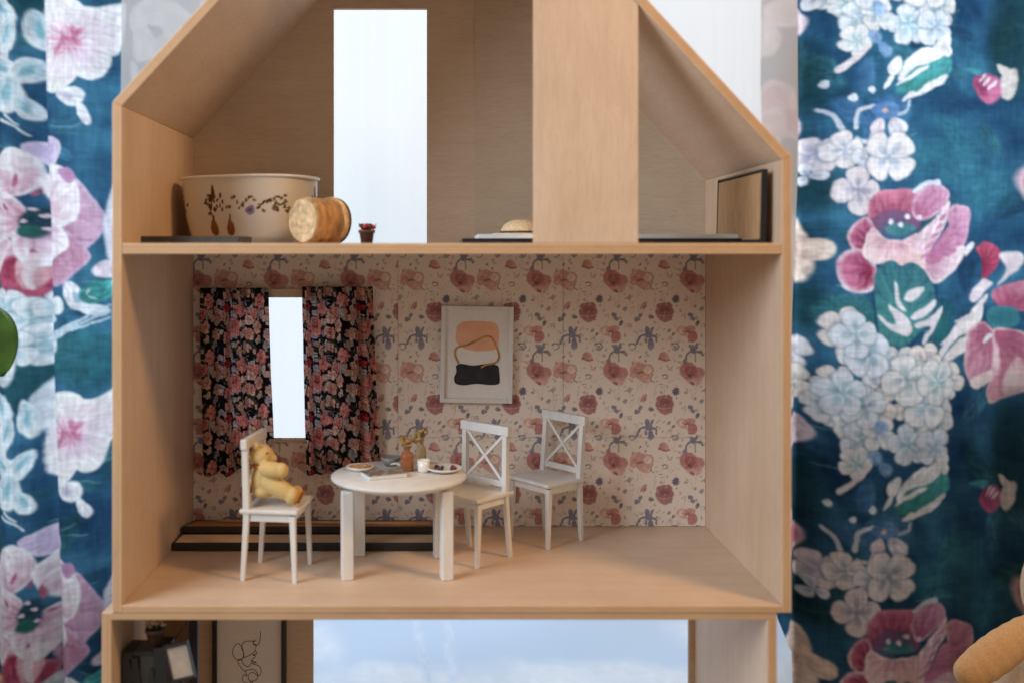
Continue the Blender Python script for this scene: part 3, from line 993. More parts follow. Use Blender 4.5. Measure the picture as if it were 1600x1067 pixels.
def right_tile(cv, dy):
    Y = lambda v: v + dy
    p = cv.petal
    # soft foliage
    for cx, cy, a, b, an in ((1490, 250, 60, 36, 20), (1560, 300, 50, 30, -20), (1500, 210, 46, 20, 30), (1420, 250, 40, 24, 0)):
        p(cx, cy + dy, a, b, an, (58, 126, 140), (48, 104, 122), alpha=.55, soft=.7)
    for cx, cy, a, b, an in ((1260, 120, 30, 60, 0), (1250, 260, 26, 60, 10), (1270, 300, 36, 30, 0), (1260, 480, 34, 40, 0), (1590, 60, 30, 80, 0)):
        p(cx, cy + dy, a, b, an, (20, 44, 52), (28, 60, 62), alpha=.7, soft=.7)
    # blue leaves left of centre
    for cx, cy, a, b, an in ((1345, 120, 18, 26, 0), (1325, 175, 30, 18, 30), (1385, 170, 34, 20, 10), (1360, 195, 26, 20, 80)):
        p(cx, cy + dy, a, b, an, (52, 92, 136), (76, 120, 160), alpha=.8, soft=.4)
    # upper white hydrangea florets
    fl = [(1318, 8, 16), (1348, 2, 20), (1338, 34, 22), (1385, 30, 22), (1366, 24, 20), (1400, 5, 24), (1415, 42, 22), (1442, 30, 18), (1462, 14, 22), (1486, 30, 24), (1455, 45, 20), (1380, 52, 17), (1330, 68, 18), (1410, 70, 24), (1342, -20, 24), (1390, -26, 26), (1440, -20, 26), (1480, -12, 22), (1310, -40, 24), (1360, -60, 26), (1410, -60, 26), (1300, -84, 22), (1350, -100, 26), (1400, -96, 24), (1460, -56, 24), (1480, -90, 22), (1330, -130, 24), (1375, -135, 22)]
    for i, (cx, cy, r) in enumerate(fl):
        if i % 2:
            continue
        cv.floret(cx, cy + dy, r, ((240, 236, 236), (236, 224, 222), (226, 230, 240), (240, 228, 216))[i % 4], ((84, 150, 166), (70, 120, 150), (66, 110, 120))[i % 3], i * 31, n=4 if i % 3 else 5)
    for cx, cy in ((1360, 60), (1378, 78), (1370, 14)):
        p(cx, cy + dy, 13, 10, 40, (110, 150, 196), (150, 176, 214), alpha=.8, soft=.4)
    # floret stem
    cv.stroke([(1306, Y(112)), (1326, Y(98)), (1350, Y(76))], 5, 4, (232, 222, 226))
    # white tulip-like leaf with teal underside
    p(1440, Y(118), 52, 20, -32, (58, 128, 130), (66, 146, 144)); p(1468, Y(106), 20, 16, -40, (70, 146, 150))
    for cx, cy, a, b, an in ((1455, 84, 34, 11, -35), (1425, 96, 30, 9, -40), (1470, 72, 18, 10, -50), (1394, 106, 16, 9, 120), (1408, 112, 20, 5, 118), (1384, 130, 14, 4, -60), (1420, 120, 30, 3.5, -32), (1448, 138, 36, 6, -30), (1414, 152, 12, 4, -32), (1478, 80, 10, 8, 70)):
        p(cx, cy + dy, a, b, an, (236, 238, 240), (242, 242, 244))
    # dots
    for cx, cy in ((1291, 131), (1326, 155), (1357, 142)):
        p(cx, cy + dy, 6, 6, 0, (222, 230, 238))
    # blue pansy outlines
    cv.stroke([(1284, Y(170)), (1300, Y(184)), (1310, Y(204))], 2.5, 4, (196, 200, 214))
    cv.stroke([(1330, Y(202)), (1336, Y(176)), (1362, Y(168))], 4, 3, (206, 212, 224))
    cv.stroke([(1332, Y(218)), (1352, Y(222)), (1364, Y(202))], 3, 4, (220, 228, 238))
    cv.stroke([(1392, Y(182)), (1412, Y(174)), (1416, Y(160))], 3, 2, (178, 196, 216))
    p(1378, Y(174), 22, 14, 0, (72, 110, 160), (96, 136, 180)); p(1368, Y(200), 14, 11, 120, (226, 214, 222)); p(1397, Y(200), 16, 14, 50, (186, 180, 196), WHT)
    p(1378, Y(176), 5, 4, 0, (206, 170, 160))
    # lower florets
    for i, (cx, cy, r, ro, nn) in enumerate(((1282, 240, 20, 60, 4), (1314, 236, 20, 80, 4), (1350, 252, 17, 20, 4), (1334, 300, 25, 0, 4), (1386, 246, 28, 45, 4), (1276, 272, 13, 10, 3))):
        cv.floret(cx, cy + dy, r, ((232, 220, 222), (238, 230, 230), (232, 236, 244))[i % 3], ((84, 100, 146), (72, 104, 140), (90, 92, 120))[i % 3], ro, n=nn)
    # bud at the right
    p(1558, Y(132), 26, 22, 10, (170, 66, 112), (192, 96, 140)); p(1550, Y(128), 20, 10, 60, (150, 44, 92), alpha=.7)
    for k in range(3):
        p(1554 + 8 * k, Y(126 + k * 5 - 8), 10, 2.4, -45, (236, 220, 230))
    p(1590, Y(128), 10, 24, 10, (214, 206, 206), (236, 226, 220)); p(1585, Y(106), 14, 5, 50, (222, 214, 210)); p(1535, Y(106), 20, 5, 5, (60, 130, 140))
    # cream blossom by the house
    for cx, cy, a, b, an in ((1252, 370, 36, 22, 250), (1275, 390, 28, 16, 0), (1256, 410, 34, 24, 90), (1236, 395, 30, 22, 180), (1246, 345, 14, 8, 270)):
        p(cx, cy + dy, a, b, an, (214, 184, 168), (232, 212, 198))
    for k in range(6):
        p(1244 + 3 * k, Y(382 + (k % 3) * 5), 9, 1.6, 70 + 10 * k, (150, 110, 104), alpha=.7)
    # large pink peony
    q = lambda *z: [(1230 + x * .375, 260 + y * .375 + dy) for x, y in z]
    F_ = lambda x, y: (1230 + x * .375, 260 + y * .375 + dy)
    BL = (234, 212, 220)
    cv.shape(q((318, 160), (375, 104), (450, 96), (530, 104), (545, 170), (500, 215), (420, 205), (360, 215), (322, 240)), (140, 48, 84), (204, 104, 136), F_(430, 250), rim=(216, 130, 158))
    cv.shape(q((330, 225), (400, 185), (480, 190), (540, 215), (530, 262), (450, 292), (380, 280), (338, 255)), (70, 92, 116), (128, 74, 112), F_(440, 285), streak=.05)
    cv.shape(q((390, 262), (450, 240), (510, 245), (515, 268), (450, 288)), (52, 104, 112), (84, 130, 138))
    cv.shape(q((505, 160), (540, 98), (592, 74), (645, 82), (674, 115), (664, 165), (610, 200), (560, 225), (520, 222)), (170, 78, 122), (212, 146, 184), F_(530, 240), rim=(228, 190, 212))
    cv.shape(q((245, 255), (300, 208), (335, 235), (350, 290), (345, 350), (300, 366), (255, 345), (232, 305)), (112, 18, 54), (196, 96, 132), F_(355, 330), rim=(230, 200, 214), rimw=5)
    cv.shape(q((200, 385), (240, 346), (295, 342), (340, 385), (360, 440), (350, 505), (290, 528), (225, 508), (196, 445)), (134, 30, 68), (200, 100, 136), F_(360, 420), rim=(238, 222, 230), rimw=7)
    cv.shape(q((675, 185), (720, 160), (772, 175), (780, 230), (766, 310), (730, 372), (686, 350), (676, 260)), (176, 92, 140), (214, 146, 184), F_(640, 330), rim=(226, 180, 206))
    cv.shape(q((545, 395), (620, 370), (700, 345), (764, 335), (745, 392), (690, 446), (606, 488), (558, 450)), (206, 146, 172), BL, F_(560, 380), rim=(242, 230, 234), rimw=6)
    cv.shape(q((550, 390), (610, 320), (680, 245), (706, 300), (722, 352), (690, 372), (600, 405)), (184, 96, 142), (202, 128, 168), F_(600, 350), streak=.2)
    cv.shape(q((292, 355), (330, 262), (395, 298), (470, 306), (528, 285), (540, 345), (470, 384), (400, 408), (340, 405)), (206, 140, 160), (238, 208, 210), F_(440, 270), rim=(240, 220, 222))
    cv.shape(q((515, 395), (524, 300), (575, 240), (640, 185), (680, 145), (668, 222), (622, 292), (584, 345), (545, 404)), (222, 180, 198), (240, 222, 230), F_(520, 400), streak=.3, nstreak=22)
    cv.shape(q((400, 395), (480, 370), (540, 350), (560, 400), (540, 440), (470, 430)), (226, 178, 180), (238, 206, 204), F_(470, 380))
    for k in range(5):
        p(*F_(556 + k * 22, 372 - k * 40), 9, 2.6, -35, (186, 100, 146), alpha=.8, soft=.5)
    for cx, cy in ((1387, 348), (1413, 340), (1432, 342), (1402, 352)):
        p(cx, cy + dy, 4, 4, 0, (228, 222, 232))
    cv.stroke([(1424, Y(300)), (1440, Y(288)), (1462, Y(286))], 3, 4, (216, 226, 238), .9)
    # teal leaves with white veins below it
    big_leaf(cv, 1312, Y(492), 34, 30, 20, (44, 92, 98), nv=0)
    cv.shape(q((135, 605), (180, 556), (250, 540), (325, 556), (352, 620), (345, 705), (275, 700), (200, 650)), (56, 112, 118), (44, 92, 104), streak=.15)
    cv.shape(q((352, 455), (400, 402), (440, 392), (465, 410), (500, 398), (550, 430), (585, 485), (605, 545), (585, 625), (540, 690), (450, 750), (380, 705), (358, 600), (345, 520)), (66, 128, 128), (52, 100, 112), F_(460, 640), streak=.18)
    cv.shape(q((610, 560), (680, 560), (720, 600), (690, 680), (640, 760), (570, 790), (550, 740), (600, 660)), (44, 104, 112), (34, 78, 96), streak=.15)
    LV = (232, 226, 228)
    for z in (((436, 485), (450, 500), (462, 560), (480, 600), (455, 590), (440, 540)), ((478, 545), (500, 515), (545, 500), (550, 520), (515, 555), (488, 562)), ((412, 580), (440, 590), (495, 640), (505, 690), (460, 700), (380, 640), (374, 622), (440, 655)),
              ((500, 625), (540, 600), (600, 555), (606, 580), (560, 625), (515, 640)), ((520, 655), (580, 630), (640, 580), (640, 610), (600, 680), (555, 740), (550, 720), (585, 665), (530, 672)), ((210, 630), (260, 650), (350, 720), (350, 760), (290, 720), (190, 690), (240, 685))):
        cv.shape(q(*z), (222, 212, 220), LV, streak=.03)
    # feathery white leaf
    for k in range(8):
        p(1478 + k * 9, Y(545 - k * 10), 34 - k * 1.5, 5.5, -52 + (k % 3) * 14, (222, 214, 218), (236, 228, 228))
    p(1500, Y(548), 46, 9, -38, (232, 222, 222), (238, 230, 228)); p(1530, Y(500), 30, 10, -60, (234, 226, 226))
    # crimson bud and blossom cut by the right edge
    cv.shape(q((805, 340), (868, 312), (932, 345), (935, 405), (900, 455), (840, 475), (842, 400)), (140, 30, 66), (188, 66, 98), F_(850, 420), streak=.15)
    cv.shape(q((935, 370), (990, 355), (1010, 400), (960, 470), (930, 500), (960, 430)), (214, 196, 204), (236, 226, 228))
    cv.shape(q((810, 490), (860, 470), (910, 490), (860, 520), (800, 565), (780, 545)), (236, 226, 232), (226, 206, 216))
    cv.shape(q((900, 535), (960, 495), (1040, 480), (1080, 560), (1000, 610), (935, 592)), (160, 56, 92), (206, 124, 150), F_(960, 600))
    cv.shape(q((890, 600), (980, 590), (990, 660), (920, 690), (870, 640)), (44, 96, 110), (60, 120, 130))
    cv.shape(q((765, 705), (830, 648), (905, 690), (925, 780), (915, 860), (850, 908), (790, 925), (758, 830)), (170, 78, 112), (212, 142, 164), F_(880, 690), rim=(226, 180, 190))
    cv.shape(q((780, 890), (850, 860), (925, 850), (930, 880), (850, 912), (795, 932)), (230, 200, 200), (240, 222, 218))
    cv.shape(q((900, 700), (960, 680), (1040, 720), (1060, 900), (980, 960), (888, 1000), (860, 930), (920, 850)), (168, 76, 108), (214, 144, 158), F_(930, 720), rim=(236, 200, 200))
    cv.shape(q((915, 740), (935, 780), (930, 850), (900, 880), (905, 800)), (236, 200, 204), (220, 160, 176))
    cv.shape(q((960, 850), (1000, 800), (1020, 900), (960, 960), (940, 920)), (238, 210, 206), (222, 164, 172))
    p(*F_(865, 725), 14, 5, -20, (232, 232, 240)); p(1522, Y(388), 12, 4, -60, (236, 232, 238))
    # lower big hydrangea
    hy = [(1315, 520, 24), (1300, 548, 20), (1336, 552, 24), (1322, 586, 22), (1360, 570, 22), (1380, 545, 20), (1400, 575, 22), (1418, 548, 24), (1440, 570, 20), (1455, 545, 18), (1430, 606, 24), (1462, 590, 22), (1484, 600, 20), (1476, 630, 22), (1452, 650, 26), (1490, 660, 28), (1420, 640, 22), (1395, 612, 20), (1370, 606, 22), (1392, 650, 22), (1360, 640, 24), (1330, 620, 22), (1320, 656, 24), (1350, 680, 22), (1300, 600, 18), (1416, 676, 26), (1246, 560, 22), (1264, 586, 24), (1244, 606, 24), (1280, 620, 22), (1290, 640, 18), (1250, 640, 20)]
    for i, (cx, cy, r) in enumerate(hy):
        if i % 2:
            continue
        cv.floret(cx, cy + dy - 6, r, ((240, 228, 220), (236, 214, 208), (236, 234, 236), (242, 224, 206))[i % 4], ((70, 86, 120), (54, 84, 84), (104, 92, 120))[i % 3], i * 37, n=4 if i % 4 else 5)


# left floral curtain
PERL, PERR = 612.0, 652.0
cvL = Canvas(-200, -260, 345, 1400, 0.9, NAVY, warp=3.5, wcell=22, seed=11)
bg_fabric(cvL, (46, 90, 120), 5)
rl = random.Random(8)
for dy in (-PERL, 0, PERL, 2 * PERL):
    left_tile(cvL, dy)
    # blossoms of the half under the sheer curtain
    for cx, cy, a, b, an in ((212, 30, 26, 18, 40), (226, 70, 30, 20, 90), (250, 20, 34, 24, 0), (280, 40, 34, 28, 60), (262, 80, 30, 24, 120), (300, 90, 30, 20, 0), (310, 20, 24, 20, 0), (205, 110, 20, 12, 60)):
        cvL.petal(cx, cy + dy, a, b, an, (206, 206, 222), (236, 236, 242), rim=(240, 240, 244))
    for cx, cy, a, b, an in ((-60, 60, 50, 40, 40), (-110, 120, 50, 40, 120), (-150, 340, 60, 50, 0), (-100, 400, 50, 40, 70), (250, 300, 60, 50, 20), (300, 420, 60, 40, 90), (230, 520, 50, 40, 0)):
        cvL.petal(cx, cy + dy, a, b, an, (196, 160, 186), (230, 226, 234), rim=(238, 236, 240))


def curtain_grid(u0, u1, v0, v1, step, Yc, folds, hemamp=0.0):
    nu = int((u1 - u0) / step) + 1; nv = int((v1 - v0) / step) + 1
    U, V = np.meshgrid(np.linspace(u0, u1, nu), np.linspace(v0, v1, nv))
    D = np.zeros_like(U)
    for (uc, wd, amp, sl) in folds:       # centre px, half width px, depth m, slant px over height
        t = (U - uc - sl * (V - 500) / 500.0) / wd
        D += amp * np.exp(-t * t)
    n = vnoise(nv, nu, 60, np.random.default_rng(3), 2)
    D += 0.006 * n
    X = (U - 688) * Yc / F
    Z = CAMZ + (395 - V) * Yc / F
    return U, V, X, Yc + D, Z


gray = cvL.a.mean(-1, keepdims=True); mag = np.clip((cvL.a[..., :1] - cvL.a[..., 1:2]) / 60, 0, 1); cvL.a = (gray + (cvL.a - gray) * (0.92 - 0.22 * mag)) * (1 - 0.10 * np.clip((gray - 120) / 120, 0, 1))
U, V, X, Yg, Z = curtain_grid(-190, 338, -240, 1290, 2.0, YC, [(68, 12, 0.055, 14), (100, 40, -0.012, 10), (-40, 30, 0.05, 0), (20, 26, -0.025, 6), (180, 26, 0.05, 0), (225, 34, -0.02, 0), (290, 20, 0.05, 0), (-120, 26, 0.06, 0)])
o = grid_mesh('window_curtain', X, Yg, Z, cvL.sample(U, V), M_CURTAIN)
tag(o, 'blue curtain with large pale peonies hanging left of the dollhouse', 'curtain', 'floral window curtains')

cvR = Canvas(1120, -260, 1800, 1400, 0.9, NAVY, warp=3.5, wcell=22, seed=12)
bg_fabric(cvR, (38, 78, 108), 6)
for dy in (-PERR, 0, PERR, 2 * PERR):
    right_tile(cvR, dy)
    for cx, cy, a, b, an, ci, co in ((1215, 170, 46, 34, 80, (196, 110, 130), (226, 180, 190)), (1240, 190, 30, 24, 40, (190, 70, 100), (210, 120, 140)), (1200, 200, 34, 26, 120, (210, 150, 160), (230, 190, 196)), (1225, 20, 34, 24, 0, (216, 200, 200), (232, 220, 216)), (1255, 20, 26, 20, 60, (206, 180, 190), (226, 206, 210)), (1180, 60, 40, 30, 0, (200, 190, 200), (230, 226, 230)),
                                     (1660, 300, 70, 50, 30, MAG, BLUSH), (1700, 420, 60, 40, 0, (196, 190, 206), WHT), (1650, 100, 50, 40, 70, (210, 200, 210), WHT), (1730, 200, 50, 40, 0, MAG, PINK)):
        cvR.petal(cx, cy + dy, a, b, an, ci, co, rim=(232, 210, 216))
gray = cvR.a.mean(-1, keepdims=True); mag = np.clip((cvR.a[..., :1] - cvR.a[..., 1:2]) / 60, 0, 1); cvR.a = (gray + (cvR.a - gray) * (0.95 - 0.22 * mag)) * (1 - 0.10 * np.clip((gray - 120) / 120, 0, 1))
U, V, X, Yg, Z = curtain_grid(1190, 1780, -240, 1290, 2.0, YC, [(1262, 20, 0.05, -8), (1330, 44, -0.018, 0), (1440, 60, -0.012, 0), (1575, 34, 0.03, 10), (1240, 16, -0.015, 0), (1680, 40, 0.05, 0), (1500, 30, 0.014, -20)])
o = grid_mesh('window_curtain', X, Yg, Z, cvR.sample(U, V), M_CURTAIN)
tag(o, 'blue curtain with pink peonies and white hydrangeas hanging right of the dollhouse', 'curtain', 'floral window curtains')

# sheer curtain
m, nt, bs, out = new_mat('sheer_white_voile')
bs.inputs['Base Color'].default_value = (0.86, 0.85, 0.86, 1)
bs.inputs['Roughness'].default_value = 0.9
tr = nt.nodes.new('ShaderNodeBsdfTranslucent'); tr.inputs[0].default_value = (0.37, 0.385, 0.40, 1)
tp = nt.nodes.new('ShaderNodeBsdfTransparent')
m1 = nt.nodes.new('ShaderNodeMixShader'); m1.inputs[0].default_value = 0.55
nt.links.new(bs.outputs[0], m1.inputs[1]); nt.links.new(tr.outputs[0], m1.inputs[2])
m2 = nt.nodes.new('ShaderNodeMixShader')
wv = noise(nt, 30, detail=3, mapping=(6, 1, 0.05))
nt.links.new(ramp(nt, wv, [(0.3, (0.79,) * 3), (0.7, (0.82,) * 3)]), m2.inputs[0])
nt.links.new(tp.outputs[0], m2.inputs[1]); nt.links.new(m1.outputs[0], m2.inputs[2])
nt.links.new(m2.outputs[0], out.inputs[0])
SHEER = m
nu, nv = 420, 60
U, V = np.meshgrid(np.linspace(191, 1249, nu), np.linspace(-240, 700, nv))
U = U - (U - 191) / 1058 * 15 * np.clip((V - 250) / 300, 0, 1)
D = 0.004 * np.sin(U / 47.0 + 0.6 * np.sin(U / 77.0)) + 0.0004 * np.sin(U / 13.3) + 0.004 * np.sin(V / 190.0 + U / 60)
o = grid_mesh('sheer_curtain', (U - 688) * YS / F, YS + D, CAMZ + (395 - V) * YS / F, np.ones((nv, nu, 3)), SHEER)
tag(o, 'sheer white voile curtain hanging behind the dollhouse windows', 'curtain')

# blue cloth with clouds behind the lower storey
cvS = Canvas(300, 880, 1300, 1400, 0.5, (196, 214, 236), warp=26, wcell=90, seed=21)
rs = random.Random(5)
for cx, cy, a, b in ((640, 1062, 120, 22), (600, 1075, 90, 26), (950, 1062, 150, 26), (1010, 1046, 110, 16), (1100, 985, 60, 26), (1230, 1060, 60, 40), (760, 1080, 120, 20), (480, 1010, 50, 30), (860, 1050, 60, 12)):
    cvS.petal(cx, cy, a, b, rs.uniform(-8, 8), (222, 230, 242), (228, 234, 244), soft=.9, alpha=.75, streak=.02)
for x0_, in ((650,), (690,)):
    cvS.stroke([(x0_, 960), (x0_ + 6, 1010), (x0_ + 12, 1060)], 6, 9, (208, 221, 240), .5)
for k in range(20):
    cvS.petal(rs.uniform(300, 1300), rs.uniform(1090, 1400), 90, 30, 0, (230, 236, 244), soft=.7, alpha=.8, streak=.02)
YK = 1.34
nu, nv = 220, 120
S, Tt = np.meshgrid(np.linspace(0, 1, nu), np.linspace(0, 1, nv))
U = 400 + S * 842
top = 905 + 120 * np.clip((U - 1165) / 75, 0, 1) ** 1.6 + 6 * np.sin(U / 40)
V = top + (1235 - top) * Tt
D = 0.008 * np.sin(U / 60.0) + 0.004 * np.sin(V / 40.0 + U / 90)
o = grid_mesh('cloud_cloth', (U - 688) * YK / F, YK + D, CAMZ + (395 - V) * YK / F, cvS.sample(U, V), M_SKYCLOTH)
tag(o, 'pale blue cloth printed with white clouds hanging behind the lower storey', 'cloth')

# ------------------------------------------------------------------ miniature curtains
mc = Canvas(0, 0, 110, 86, 4.0, (28, 24, 32), warp=1.8, wcell=5, seed=31, shifts=[(i * 110, j * 86) for i in (-1, 0, 1) for j in (-1, 0, 1)])
rm = random.Random(12)
for _ in range(46):
    mc.petal(rm.uniform(0, 110), rm.uniform(0, 86), rm.uniform(4, 8), rm.uniform(2, 3.6), rm.uniform(0, 360), rm.choice([(40, 56, 54), (54, 66, 60), (30, 40, 50), (74, 84, 72)]), alpha=.9)
for _ in range(74):
    cx, cy = rm.uniform(0, 110), rm.uniform(0, 86)
    mc.floret(cx, cy, rm.uniform(2.4, 5.2), rm.choice([(220, 206, 200), (206, 196, 200), (188, 186, 196), (226, 200, 180)]), (70, 60, 70), rm.uniform(0, 90))
for cx, cy, R, pal in ((20, 22, 10, 0), (60, 12, 8.5, 1), (88, 34, 10.5, 0), (44, 44, 9.5, 1), (12, 62, 8.5, 1), (72, 62, 11, 0), (102, 72, 7.5, 1), (36, 74, 7.5, 2), (100, 8, 6, 2), (58, 32, 5.5, 3), (30, 48, 5, 2), (88, 56, 4.5, 2), (4, 40, 8, 0), (56, 78, 7, 0), (82, 12, 6, 2), (106, 50, 6, 2)):
    ca_, cb_, cc_ = (((226, 160, 150), (200, 120, 114), (140, 56, 62)), ((232, 188, 172), (212, 150, 138), (162, 88, 84)), ((232, 204, 190), (222, 180, 166), (186, 120, 112)), ((196, 60, 70), (170, 40, 54), (110, 20, 34)))[pal]
    R *= 1.18
    mc.petal(cx, cy, R * 1.1, R * 1.05, 0, (40, 22, 30), alpha=.8, soft=.3)
    for ring, n, rr in ((0.66, 7, .46), (0.40, 5, .38), (0.14, 3, .28)):
        for k in range(n):
            a = 360 * k / n + rm.uniform(-15, 15)
            mc.petal(cx + R * ring * math.cos(math.radians(a)), cy + R * ring * math.sin(math.radians(a)), R * rr, R * rr * .8, a, cc_ if rm.random() < .5 else cb_, ca_, rim=(cc_ if rm.random() < .45 else ca_), streak=.25, soft=.2)
    mc.petal(cx, cy, R * .14, R * .14, 0, cc_)
for _ in range(30):
    mc.petal(rm.uniform(0, 110), rm.uniform(0, 86), rm.uniform(3, 5), .9, rm.uniform(0, 360), (196, 192, 180), alpha=.7)


def mini_curtain(label, top, bot, vt, vb0, vb1, seed, uoff):
    """top/bot = (left px, right px); hem runs from vb0 (left) to vb1 (right)"""
    Yc = YB - 0.0165
    nu, nv = 150, 380
    S, T = np.meshgrid(np.linspace(0, 1, nu), np.linspace(0, 1, nv))
    left = top[0] + (bot[0] - top[0]) * T ** 1.3; right = top[1] + (bot[1] - top[1]) * T ** 1.1
    U = left + (right - left) * S
    hem = vb0 + (vb1 - vb0) * np.clip((S - .35) / .5, 0, 1) ** 1.5
    V = vt + (hem - vt) * T + 1.2 * np.sin(S * 21) * T
    r = np.random.default_rng(seed)
    ph = r.uniform(0, 6)
    cyc = 4.5 * 2 * math.pi
    warpS = S + 0.025 * np.sin(S * 9 + ph) + 0.012 * np.sin(T * 5 + S * 12)
    D = 0.0060 * np.sin(warpS * cyc + ph) + 0.0018 * np.sin(warpS * cyc * 2.3 + 1.3) * (1 - .4 * T) + 0.0012 * vnoise(nv, nu, 50, r, 2)
    X = (U - 688) * Yc / F; Z = CAMZ + (395 - V) * Yc / F
    c = mc.sample(uoff + S * 150 + 5 * np.sin(warpS * cyc + ph), V - vt, wrap=True)
    o = grid_mesh('miniature_curtain', X, Yc + D, Z, c, M_MINICURT)
    tag(o, label, 'curtain', 'miniature curtains at the dollhouse window')


mini_curtain('small dark floral curtain on the left side of the dollhouse window', (311, 420), (316, 429), 450, 742, 694, 2, 0)
mini_curtain('small dark floral curtain on the right side of the dollhouse window', (473, 582), (480, 594), 448, 741, 741, 5, 47)

# ------------------------------------------------------------------ chairs

def make_chair(label, A, B, C, group, seatp=.003, lean=.0018):
    """A front leg foot, B rear leg foot (same side), C other rear foot; world xy"""
    A, B, C = Vector(A), Vector(B), Vector(C)
    fwd = (A - B).normalized()
    rz = math.atan2(fwd.y, fwd.x)      # local +x = forward
    mid = (B + C) / 2
    w_ = 0.0615; d_ = 0.0500
    org = mid + fwd * d_ / 2
    root = tag(empty('cross_back_chair', (org.x, org.y, 0), rz), label, 'chair', group)
    hw = w_ / 2; hd = d_ / 2
    SH = 0.0683; H = 0.1375
    k = dict(parent=root, world=False)
    up = (1, 0, 0)
    for s in (-1, 1):
        bar('leg', (hd - .001, s * (hw - .002), SH - .004), (hd + .0015, s * (hw - .001), 0), .0058, .0040, WHITE, up=up, **k)
    for s in (-1, 1):
        bar('leg', (-hd + seatp, s * (hw - .002), SH - .004), (-hd - .001, s * (hw - .002), 0), .0056, .0042, WHITE, up=up, **k)
        bar('back_post', (-hd + seatp, s * (hw - .002), SH - .004), (-hd + seatp - lean, s * (hw - .002), H - .004), .0062, .0056, WHITE, up=up, **k)
    box('seat', (0.0005, 0, SH), (d_ + .008, w_ + .004, .0042), WHITE, bev=.0012, **k)
    for s in (-1, 1):
        box('apron', (0, s * (hw - .003), SH - .0062), (d_ - .006, .003, .0078), WHITE, **k)
    for s in (-1, 1):
        box('apron', (s * (hd - .002), 0, SH - .0062), (.003, w_ - .010, .0078), WHITE, **k)
    tilt = Matrix.Rotation(math.radians(-2), 4, 'Y')
    box('top_rail', (-hd + seatp - lean, 0, H - .004), (.0066, w_ + .0065, .0100), WHITE, rot=tilt, bev=.0010, **k)
    box('lower_rail', (-hd + seatp - lean * .2, 0, SH + .0095), (.0042, w_ - .0100, .0062), WHITE, rot=tilt, **k)
    z0, z1 = SH + .0115, H - .008
    for s, dxx in ((-1, .0007), (1, -.0007)):
        bar('cross_bar', (-hd + seatp - lean * .25 + dxx, -s * (hw - .0045), z0), (-hd + seatp - lean * .9 + dxx, s * (hw - .0045), z1), .0032, .0032, WHITE, up=up, ta=.0022, tb=.0022, **k)
    return root


GC = 'white chairs around the dollhouse table'
make_chair('white cross-back toy chair at left with the yellow bear on it', (-.1461, .9715), (-.1934, .9772), (-.1842, 1.0276), GC)
make_chair('white cross-back toy chair pulled close to the right side of the table', (.0425, 1.0165), (.0780, 1.0530), (.0262, 1.0835), GC, .0065, .0010)
make_chair('white cross-back toy chair standing farthest right against the papered wall', (.1190, 1.0788), (.1555, 1.1075), (.121, 1.1540), GC, .002, .0060)

# ------------------------------------------------------------------ table
TX, TY, TZ = -.0425, 1.0175, .0945
table = tag(empty('round_table', (TX, TY, 0)), 'round white toy dining table on four square legs', 'table')
R = .0690
lathe('table_top', [(0, -.0085), (R - .0125, -.0085), (R - .0105, -.0078), (R - .0015, -.0040), (R, -.0028), (R, -.0010), (R - .001, 0), (0, 0)], WHITE, table, (TX, TY, TZ), n=72)
for (x, y) in ((-.0915, .978), (.0062, .978), (-.0862, 1.0560), (-.0010, 1.0500)):
    bm = bmesh.new()
    bm_box(bm, (x, y, (TZ - .008) / 2), (.0115, .0115, TZ - .0082), Matrix.Rotation(math.radians(14), 4, 'Z'))
    o = from_bm('leg', bm, WHITE, table)
    bevel_mod(o, .0012, 3)
TT = TZ + .0002


def on_table(px, py):
    """point on the table top seen at photo pixel"""
    Y = (CAMZ - TT) * F / (py - 395.0)
    return Vector(((px - 688) * Y / F, Y, TT))


def plate(label, px, py, r, dark):
    c = on_table(px, py)
    root = tag(empty('plate', c), label, 'plate', 'plates on the toy table')
    lathe('dish', [(0, 0), (r * .6, 0), (r * .95, .0030), (r, .0042), (r * .96, .0046), (r * .6, .0014), (0, .0012)], CERAMIC, root, c)
    return root, c


pr, pc = plate('small white plate of dark berries at the right rim of the table', 694, 736, .0190, True)
rb = random.Random(2)
for k in range(13):
    a = rb.uniform(0, 6.28); q = .0115 * math.sqrt(rb.random())
    rr = rb.uniform(.0016, .0026)
    lathe('berry', [(0, -rr), (rr * .7, -rr * .7), (rr, 0), (rr * .7, rr * .7), (0, rr)], FOOD_R if k % 2 else FOOD_D, pr, (pc.x + q * math.cos(a), pc.y + q * math.sin(a), pc.z + .0012 + rr), n=10)
pr, pc = plate('small white plate with bread slices at the left rim of the table', 562, 734, .0145, False)
for k in range(3):
    box('bread_slice', (pc.x - .006 + k * .006, pc.y + .001 * k, pc.z + .0030 + .0008 * k), (.0085, .011, .0022), FOOD_B, pr, rot=Matrix.Rotation(.4 * k, 4, 'Z') @ Matrix.Rotation(.15, 4, 'Y'), bev=.0006)
# magazine stack
c = on_table(600, 744)
mg = tag(empty('magazine', c), 'thick grey magazine with a dark printed cover lying on the table', 'magazine')
R20 = Matrix.Rotation(math.radians(24), 4, 'Z')
box('pages', (c.x, c.y, c.z + .0022), (.0410, .0245, .0040), PAPERW, mg, rot=R20, bev=.0004)
mcov, nt, bs, out = new_mat('printed_grey_cover')
nz = noise(nt, 170, detail=5)
nt.links.new(ramp(nt, nz, [(0.35, (0.04, 0.035, 0.03, 1)), (0.48, (0.22, 0.18, 0.15, 1)), (0.58, (0.36, 0.34, 0.32, 1)), (0.7, (0.30, 0.12, 0.08, 1))]), bs.inputs['Base Color'])
bs.inputs['Roughness'].default_value = 0.4
box('cover', (c.x, c.y, c.z + .00455), (.0416, .0250, .0006), mcov, mg, rot=R20, bev=0)
